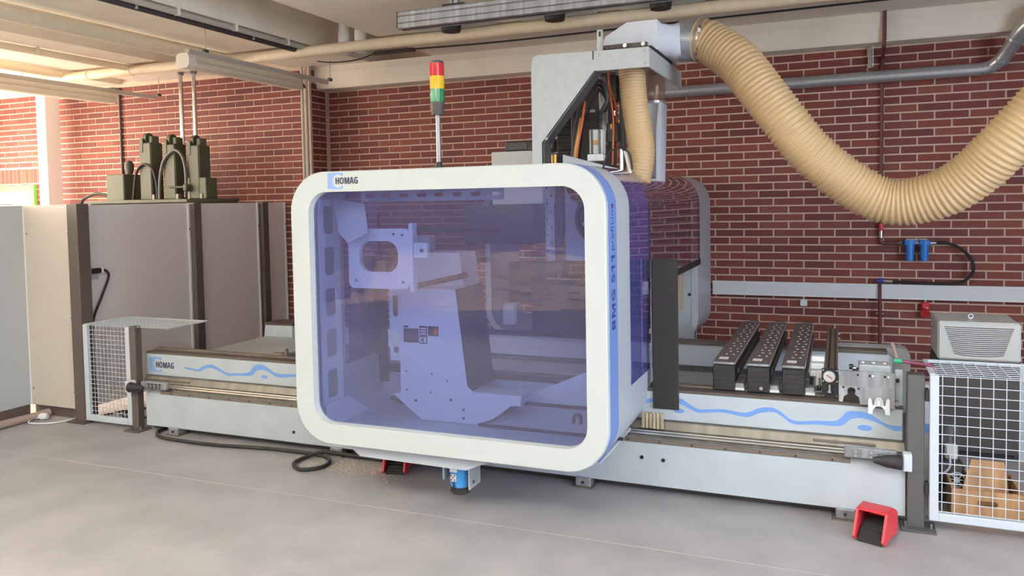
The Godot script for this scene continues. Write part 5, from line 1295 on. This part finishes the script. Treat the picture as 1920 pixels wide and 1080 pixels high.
	part(t, "power_cable", MB.new().tube(spline([Vector3(0.0, 0.26, 0.08), Vector3(0.0, 0.2, 0.1), Vector3(-0.03, 0.16, 0.1), Vector3(-0.06, 0.14, 0.06)], 6), 0.006, 8), M.hoodgrey)
	t = thing("grey_pipe_box", "pale grey box and pipe standing behind the post at the bed end", "box", Vector3(0.44, 0, -4.9))
	part(t, "box", MB.new().box(Vector3(0, 0.3, 0), Vector3(0.07, 0.6, 0.1), 0.008), M.panelblue)
	part(t, "band", MB.new().box(Vector3(0, 0.36, 0.051), Vector3(0.07, 0.05, 0.003)), M.wave)

# ---------------------------------------------------------------- floor
func pedal(label: String, at: Vector3, turn: float) -> void:
	var t := thing("foot_pedal", label, "foot pedal", at, "red foot pedals")
	t.rotation.y = turn
	var S := Transform3D(Basis(Vector3(0, 0, -1), Vector3(0, 1, 0), Vector3(1, 0, 0)), Vector3.ZERO)
	for s: float in [-1.0, 1.0]:
		part(t, "cheek", MB.new().prism(v2([-0.10, 0.012, -0.115, 0.03, -0.06, 0.148, 0.02, 0.152, 0.09, 0.12, 0.09, 0.02, -0.02, 0.02, -0.07, 0.005]), s * 0.066 - 0.006, s * 0.066 + 0.006, Transform3D(Basis(Vector3(0, 0, -1), Vector3(0, 1, 0), Vector3(1, 0, 0)), Vector3(0, 0, 0))), M.red)
	part(t, "guard_top", MB.new().prism(v2([-0.06, 0.142, -0.06, 0.156, 0.02, 0.16, 0.095, 0.125, 0.095, 0.112, 0.02, 0.148]), -0.066, 0.066, S), M.red)
	part(t, "guard_back", MB.new().box(Vector3(0, 0.075, -0.09), Vector3(0.12, 0.1, 0.012), 0.003), M.red)
	var b := part(t, "base", MB.new().box(Vector3(0, 0.012, -0.01), Vector3(0.118, 0.024, 0.2), 0.004), M.black)
	part(b, "treadle", MB.new().prism(v2([-0.085, 0.024, -0.085, 0.036, -0.03, 0.075, 0.06, 0.085, 0.06, 0.024]), -0.05, 0.05, S), M.rubber)
	for i in 3: part(b, "tread_rib", MB.new().box(Vector3(0, 0.047 + i * 0.014, 0.075 - i * 0.02), Vector3(0.09, 0.006, 0.006), 0.001), M.black)
	part(t, "cable_block", MB.new().box(Vector3(0.03, 0.06, -0.12), Vector3(0.05, 0.07, 0.05), 0.004), M.black)
	part(t, "block_label", MB.new().box(Vector3(0.056, 0.06, -0.12), Vector3(0.003, 0.03, 0.03)), M.white)

func floor_things() -> void:
	pedal("red foot pedal on the floor beside the right post", Vector3(0.165, 0, -4.12), -0.35)
	pedal("red foot pedal on the floor under the hood", Vector3(-2.52, 0, -4.2), 0.25)
	var t := thing("floor_cable", "black cable looping on the floor in front of the bed", "cable")
	part(t, "cable", MB.new().tube(spline([Vector3(-4.62, 0.014, -4.40), Vector3(-4.60, 0.014, -4.30), Vector3(-4.49, 0.014, -4.215), Vector3(-4.3, 0.014, -4.19), Vector3(-3.98, 0.014, -4.19), Vector3(-3.493, 0.014, -4.25), Vector3(-3.15, 0.014, -4.245), Vector3(-3.01, 0.014, -4.17), Vector3(-2.985, 0.014, -4.05), Vector3(-3.08, 0.014, -3.97), Vector3(-3.195, 0.014, -4.05), Vector3(-3.2, 0.014, -4.18), Vector3(-3.12, 0.03, -4.265), Vector3(-2.9, 0.02, -4.29), Vector3(-2.66, 0.014, -4.3)], 8), 0.012, 10), M.rubber)
	part(t, "gland", MB.new().cyl(Vector3(-2.68, 0.016, -4.3), Vector3(-2.62, 0.022, -4.3), 0.015, -1, 12), M.black)
	# chips and dust under the machine
	var mm := MultiMesh.new()
	mm.transform_format = MultiMesh.TRANSFORM_3D
	mm.mesh = MB.new().box(Vector3.ZERO, Vector3(0.012, 0.002, 0.005)).mesh()
	mm.instance_count = 420
	for i in 420:
		var a := rng.randfn(0, 0.22)
		var b := rng.randfn(0, 0.07)
		mm.set_instance_transform(i, Transform3D(Basis(Vector3.UP, rng.randf() * TAU).scaled(Vector3.ONE * rng.randf_range(0.4, 1.1)), Vector3(-2.82 + a, 0.0014, -4.13 + b + a * 0.12)))
	var chips := MultiMeshInstance3D.new()
	chips.multimesh = mm
	chips.material_override = M.chip
	chips.name = "wood_chips"
	add_child(chips)
	tag(chips, "scattered pale wood chips on the floor near the cable loop", "wood chips", "", "stuff")
	t = thing("floor_pipe", "pinkish pipe lying along the foot of the tall fence", "pipe")
	part(t, "pipe", MB.new().cyl(Vector3(-5.92, 0.03, -2.0), Vector3(-5.84, 0.03, -4.36), 0.03, -1, 18), M.pinkpipe)
	part(t, "end_sleeve", MB.new().cyl(Vector3(-5.842, 0.03, -4.30), Vector3(-5.839, 0.03, -4.38), 0.033, -1, 18), M.pinkpipe)
	t = thing("extension_plug", "white plug and cord lying at the foot of the cream panel", "plug")
	part(t, "plug", MB.new().lathe([Vector2(0, 0), Vector2(0.02, 0.0), Vector2(0.026, 0.02), Vector2(0.026, 0.05), Vector2(0.012, 0.07), Vector2(0, 0.07)], Vector3(-5.75, 0.027, -4.3), Vector3(-0.9, 0, 0.3).normalized(), 18), M.white)
	part(t, "cord", MB.new().tube(spline([Vector3(-5.81, 0.02, -4.28), Vector3(-5.83, 0.012, -4.22), Vector3(-5.76, 0.01, -4.16), Vector3(-5.62, 0.01, -4.2), Vector3(-5.55, 0.01, -4.3), Vector3(-5.56, 0.01, -4.42)], 8), 0.006, 8), M.white)
	t = thing("coiled_lead", "thin dark lead coiled on the floor inside the left cage", "cable")
	part(t, "lead", MB.new().tube(spline([Vector3(-5.4, 0.012, -4.5), Vector3(-5.3, 0.012, -4.75), Vector3(-5.05, 0.012, -4.85), Vector3(-4.95, 0.012, -4.7), Vector3(-5.05, 0.012, -4.55), Vector3(-5.25, 0.012, -4.55), Vector3(-5.3, 0.012, -4.7)], 8), 0.008, 8), M.rubber)
	part(t, "lead_end", MB.new().cyl(Vector3(-5.3, 0.012, -4.7), Vector3(-5.28, 0.012, -4.74), 0.012, -1, 10), M.black)

# ---------------------------------------------------------------- left-hand side
func left_things() -> void:
	var t := thing("hydraulic_press", "olive green machine with upright square posts behind the fence", "machine", Vector3(0, 0, -6.4))
	part(t, "table", MB.new().box(Vector3(-6.62, 0.85, 0), Vector3(1.36, 1.7, 0.7), 0.01), M.olivedark)
	part(t, "table_edge", MB.new().box(Vector3(-6.65, 1.715, 0), Vector3(1.4, 0.035, 0.74), 0.006), M.olive)
	part(t, "pump_box", MB.new().box(Vector3(-7.185, 1.87, 0), Vector3(0.26, 0.29, 0.26), 0.01), M.olive)
	part(t, "pump_knob", MB.new().lathe([Vector2(0, 0), Vector2(0.03, 0), Vector2(0.045, 0.05), Vector2(0.05, 0.1), Vector2(0.03, 0.14), Vector2(0, 0.15)], Vector3(-7.11, 2.015, 0), Vector3.UP, 18), M.olivedark)
	for a in [[-6.79, 2.34], [-6.46, 2.31], [-6.14, 2.285]]:
		var hh: float = a[1] - 1.73
		var p := part(t, "post", MB.new().box(Vector3(a[0], 1.73 + hh / 2, 0), Vector3(0.17, hh, 0.17), 0.012), M.olive)
		part(p, "roller", MB.new().cyl(Vector3(a[0] - 0.03, a[1] + 0.05, 0.02), Vector3(a[0] + 0.01, a[1] + 0.05, 0.02), 0.055, -1, 20), M.olive)
		part(p, "roller_fork", MB.new().box(Vector3(a[0] - 0.04, a[1] - 0.03, 0.06), Vector3(0.05, 0.15, 0.06), 0.008), M.olive)
		part(p, "roller_block", MB.new().box(Vector3(a[0] + 0.05, a[1] + 0.03, 0), Vector3(0.05, 0.08, 0.1), 0.008), M.olive)
		part(p, "lug", MB.new().box(Vector3(a[0] + 0.1, 1.76, 0.06), Vector3(0.04, 0.06, 0.06), 0.006), M.wipe)
	part(t, "valve_box", MB.new().box(Vector3(-6.03, 1.84, 0), Vector3(0.11, 0.22, 0.16), 0.006), M.olive)
	part(t, "scale_strip", MB.new().box(Vector3(-6.2, 1.84, 0.088), Vector3(0.02, 0.22, 0.004)), M.paper)
	part(t, "hydraulic_hose", MB.new().tube(spline([Vector3(-6.956, 1.74, 0.1), Vector3(-6.93, 1.9, 0.1), Vector3(-6.89, 2.04, 0.1), Vector3(-6.788, 2.11, 0.1), Vector3(-6.67, 2.05, 0.1), Vector3(-6.62, 1.9, 0.1), Vector3(-6.612, 1.74, 0.1)], 8), 0.014, 10), M.rubber)
	part(t, "hydraulic_hose", MB.new().tube(spline([Vector3(-6.585, 1.74, 0.1), Vector3(-6.57, 1.95, 0.1), Vector3(-6.52, 2.12, 0.1), Vector3(-6.43, 2.21, 0.1), Vector3(-6.338, 2.24, 0.1), Vector3(-6.25, 2.16, 0.1), Vector3(-6.215, 1.98, 0.1), Vector3(-6.231, 1.75, 0.1)], 8), 0.016, 10), M.postgrey)
	part(t, "lever", MB.new().cyl(Vector3(-6.42, 1.86, 0.12), Vector3(-6.2, 1.855, 0.12), 0.012, -1, 10), M.olivedark)
	part(t, "lever_knob", MB.new().box(Vector3(-6.2, 1.85, 0.12), Vector3(0.06, 0.08, 0.05), 0.012), M.olivedark)
	for a in [[-6.56, 1.73, "left of two bright chrome pipes rising from the olive machine"], [-6.377, 2.3, "right of two bright chrome pipes rising from the olive machine"]]:
		t = thing("chrome_pipe", a[2], "pipe", Vector3(a[0], 0, -6.62), "chrome pipes above the olive machine")
		part(t, "tube", MB.new().cyl(Vector3(0, a[1], 0), Vector3(0, 3.1, 0), 0.022, -1, 20), M.chrome)
		part(t, "ceiling_collar", MB.new().cyl(Vector3(0, 3.07, 0), Vector3(0, 3.1, 0), 0.035, -1, 20), M.steel)
		if a[1] > 2: part(t, "lower_bend", MB.new().tube(spline([Vector3(0, 2.31, 0), Vector3(0.01, 2.2, 0.0), Vector3(0.02, 1.73, 0)], 6), 0.02, 14), M.steel)
	t = thing("return_hose", "dark hose arching above the fence left of the olive machine", "hose")
	part(t, "hose", MB.new().tube(spline([Vector3(-8.2, 1.4, -6.6), Vector3(-8.106, 1.711, -6.6), Vector3(-7.99, 1.79, -6.6), Vector3(-7.82, 1.82, -6.6), Vector3(-7.66, 1.77, -6.6), Vector3(-7.56, 1.62, -6.6), Vector3(-7.5, 1.2, -6.6)], 8), 0.018, 12), M.rubber)
	part(t, "hose_end", MB.new().cyl(Vector3(-7.5, 0.0, -6.6), Vector3(-7.5, 1.22, -6.6), 0.02, -1, 12), M.darkgrey)
	t = thing("wall_conduit", "thin dark conduit running down the left brick wall", "conduit", Vector3(0, 0, ZL + 0.03))
	part(t, "tube", MB.new().tube(spline([Vector3(-8.0, 3.06, 0), Vector3(-7.86, 3.05, 0), Vector3(-7.815, 3.01, 0), Vector3(-7.807, 2.9, 0), Vector3(-7.812, 1.2, 0)], 8), 0.014, 10), M.valveblue if false else M.darkgrey)
	for y: float in [2.6, 2.0]: part(t, "clip", MB.new().box(Vector3(-7.81, y, -0.008), Vector3(0.04, 0.012, 0.02), 0.002), M.conduit)
	t = thing("white_column", "slim white painted column in front of the left brick wall", "column", Vector3(-8.715, 0, -6.7))
	part(t, "shaft", MB.new().box(Vector3(0, 1.55, 0), Vector3(0.15, 3.1, 0.19), 0.004), M.white)
	part(t, "foot", MB.new().box(Vector3(0, 0.04, 0), Vector3(0.2, 0.08, 0.24), 0.004), M.paintwall)
	t = thing("notice_board", "notice board in a bright green frame on the far left wall", "notice board", Vector3(-9.75, 1.53, ZL + 0.035))
	part(t, "frame", MB.new().ring(rr(-0.55, -0.42, 0.465, 0.43, 0.002, 3), rr(-0.48, -0.35, 0.4, 0.36, 0.002, 3), -0.02, 0.025), M.green)
	var bd := part(t, "board", MB.new().box(Vector3(-0.04, 0.005, -0.01), Vector3(0.88, 0.71, 0.012)), M.paper)
	part(bd, "red_notice", MB.new().ring(rr(-0.35, -0.1, 0.02, 0.2, 0.001, 2), rr(-0.338, -0.088, 0.008, 0.188, 0.001, 2), -0.004, -0.001), M.redpaint)
	t = thing("wall_plug", "dark plug connector with a hanging black lead on the fence panel", "plug", Vector3(-5.48, 0, 0))
	part(t, "connector", MB.new().box(Vector3(0.025, 1.158, -4.54), Vector3(0.035, 0.04, 0.1), 0.006), M.black)
	for z: float in [-4.485, -4.6]: part(t, "end_ring", MB.new().box(Vector3(0.025, 1.158, z), Vector3(0.042, 0.048, 0.014), 0.003), M.white)
	part(t, "holder", MB.new().box(Vector3(0.008, 1.115, -4.545), Vector3(0.02, 0.05, 0.08), 0.006), M.hoodgrey)
	part(t, "lead", MB.new().tube(spline([Vector3(0.025, 1.158, -4.6), Vector3(0.028, 1.15, -4.64), Vector3(0.03, 1.1, -4.66), Vector3(0.03, 0.95, -4.59), Vector3(0.03, 0.76, -4.5), Vector3(0.03, 0.5, -4.49), Vector3(0.03, 0.02, -4.5)], 8), 0.010, 10), M.rubber)

# ---------------------------------------------------------------- what the panes mirror, behind the photographer
func behind_camera() -> void:
	# planks leaning on a rack on the other side of the aisle
	var t := thing("plank_rack", "wooden rack behind the photographer, mirrored in the hood pane", "rack", Vector3(-4.2, 0, 1.9))
	part(t, "top_rail", MB.new().box(Vector3(0, 0.9, 0.35), Vector3(4.2, 0.08, 0.05), 0.004), M.board)
	part(t, "foot_rail", MB.new().box(Vector3(0, 0.36, -0.35), Vector3(4.2, 0.06, 0.05), 0.004), M.board)
	for x: float in [-2.0, 2.0]:
		part(t, "leg", MB.new().box(Vector3(x, 0.43, 0.35), Vector3(0.06, 0.86, 0.06), 0.004), M.board)
		part(t, "leg", MB.new().box(Vector3(x, 0.165, -0.35), Vector3(0.06, 0.33, 0.06), 0.004), M.board)
		part(t, "brace", MB.new().box(Vector3(x, 0.62, 0.0), Vector3(0.05, 0.05, 0.86), 0.004, Transform3D.IDENTITY), M.board)
	var side := ["lowest", "second lowest", "second highest", "highest"]
	for i in 4:
		var tr := Transform3D(Basis(Vector3.RIGHT, -0.75) * Basis(Vector3.BACK, 0.012 * (i - 1.5)), Vector3(-4.2 + 0.1 * i, 0.42 + i * 0.15, 1.58 + i * 0.15))
		var b := part(self, "wooden_plank", MB.new().box(Vector3.ZERO, Vector3(3.6 - 0.2 * (i % 2), 0.03, 0.19), 0.003, tr), M.board)
		tag(b, "pale plank leaning on the rack behind the photographer, %s of four" % side[i], "plank", "planks leaning on the rack")
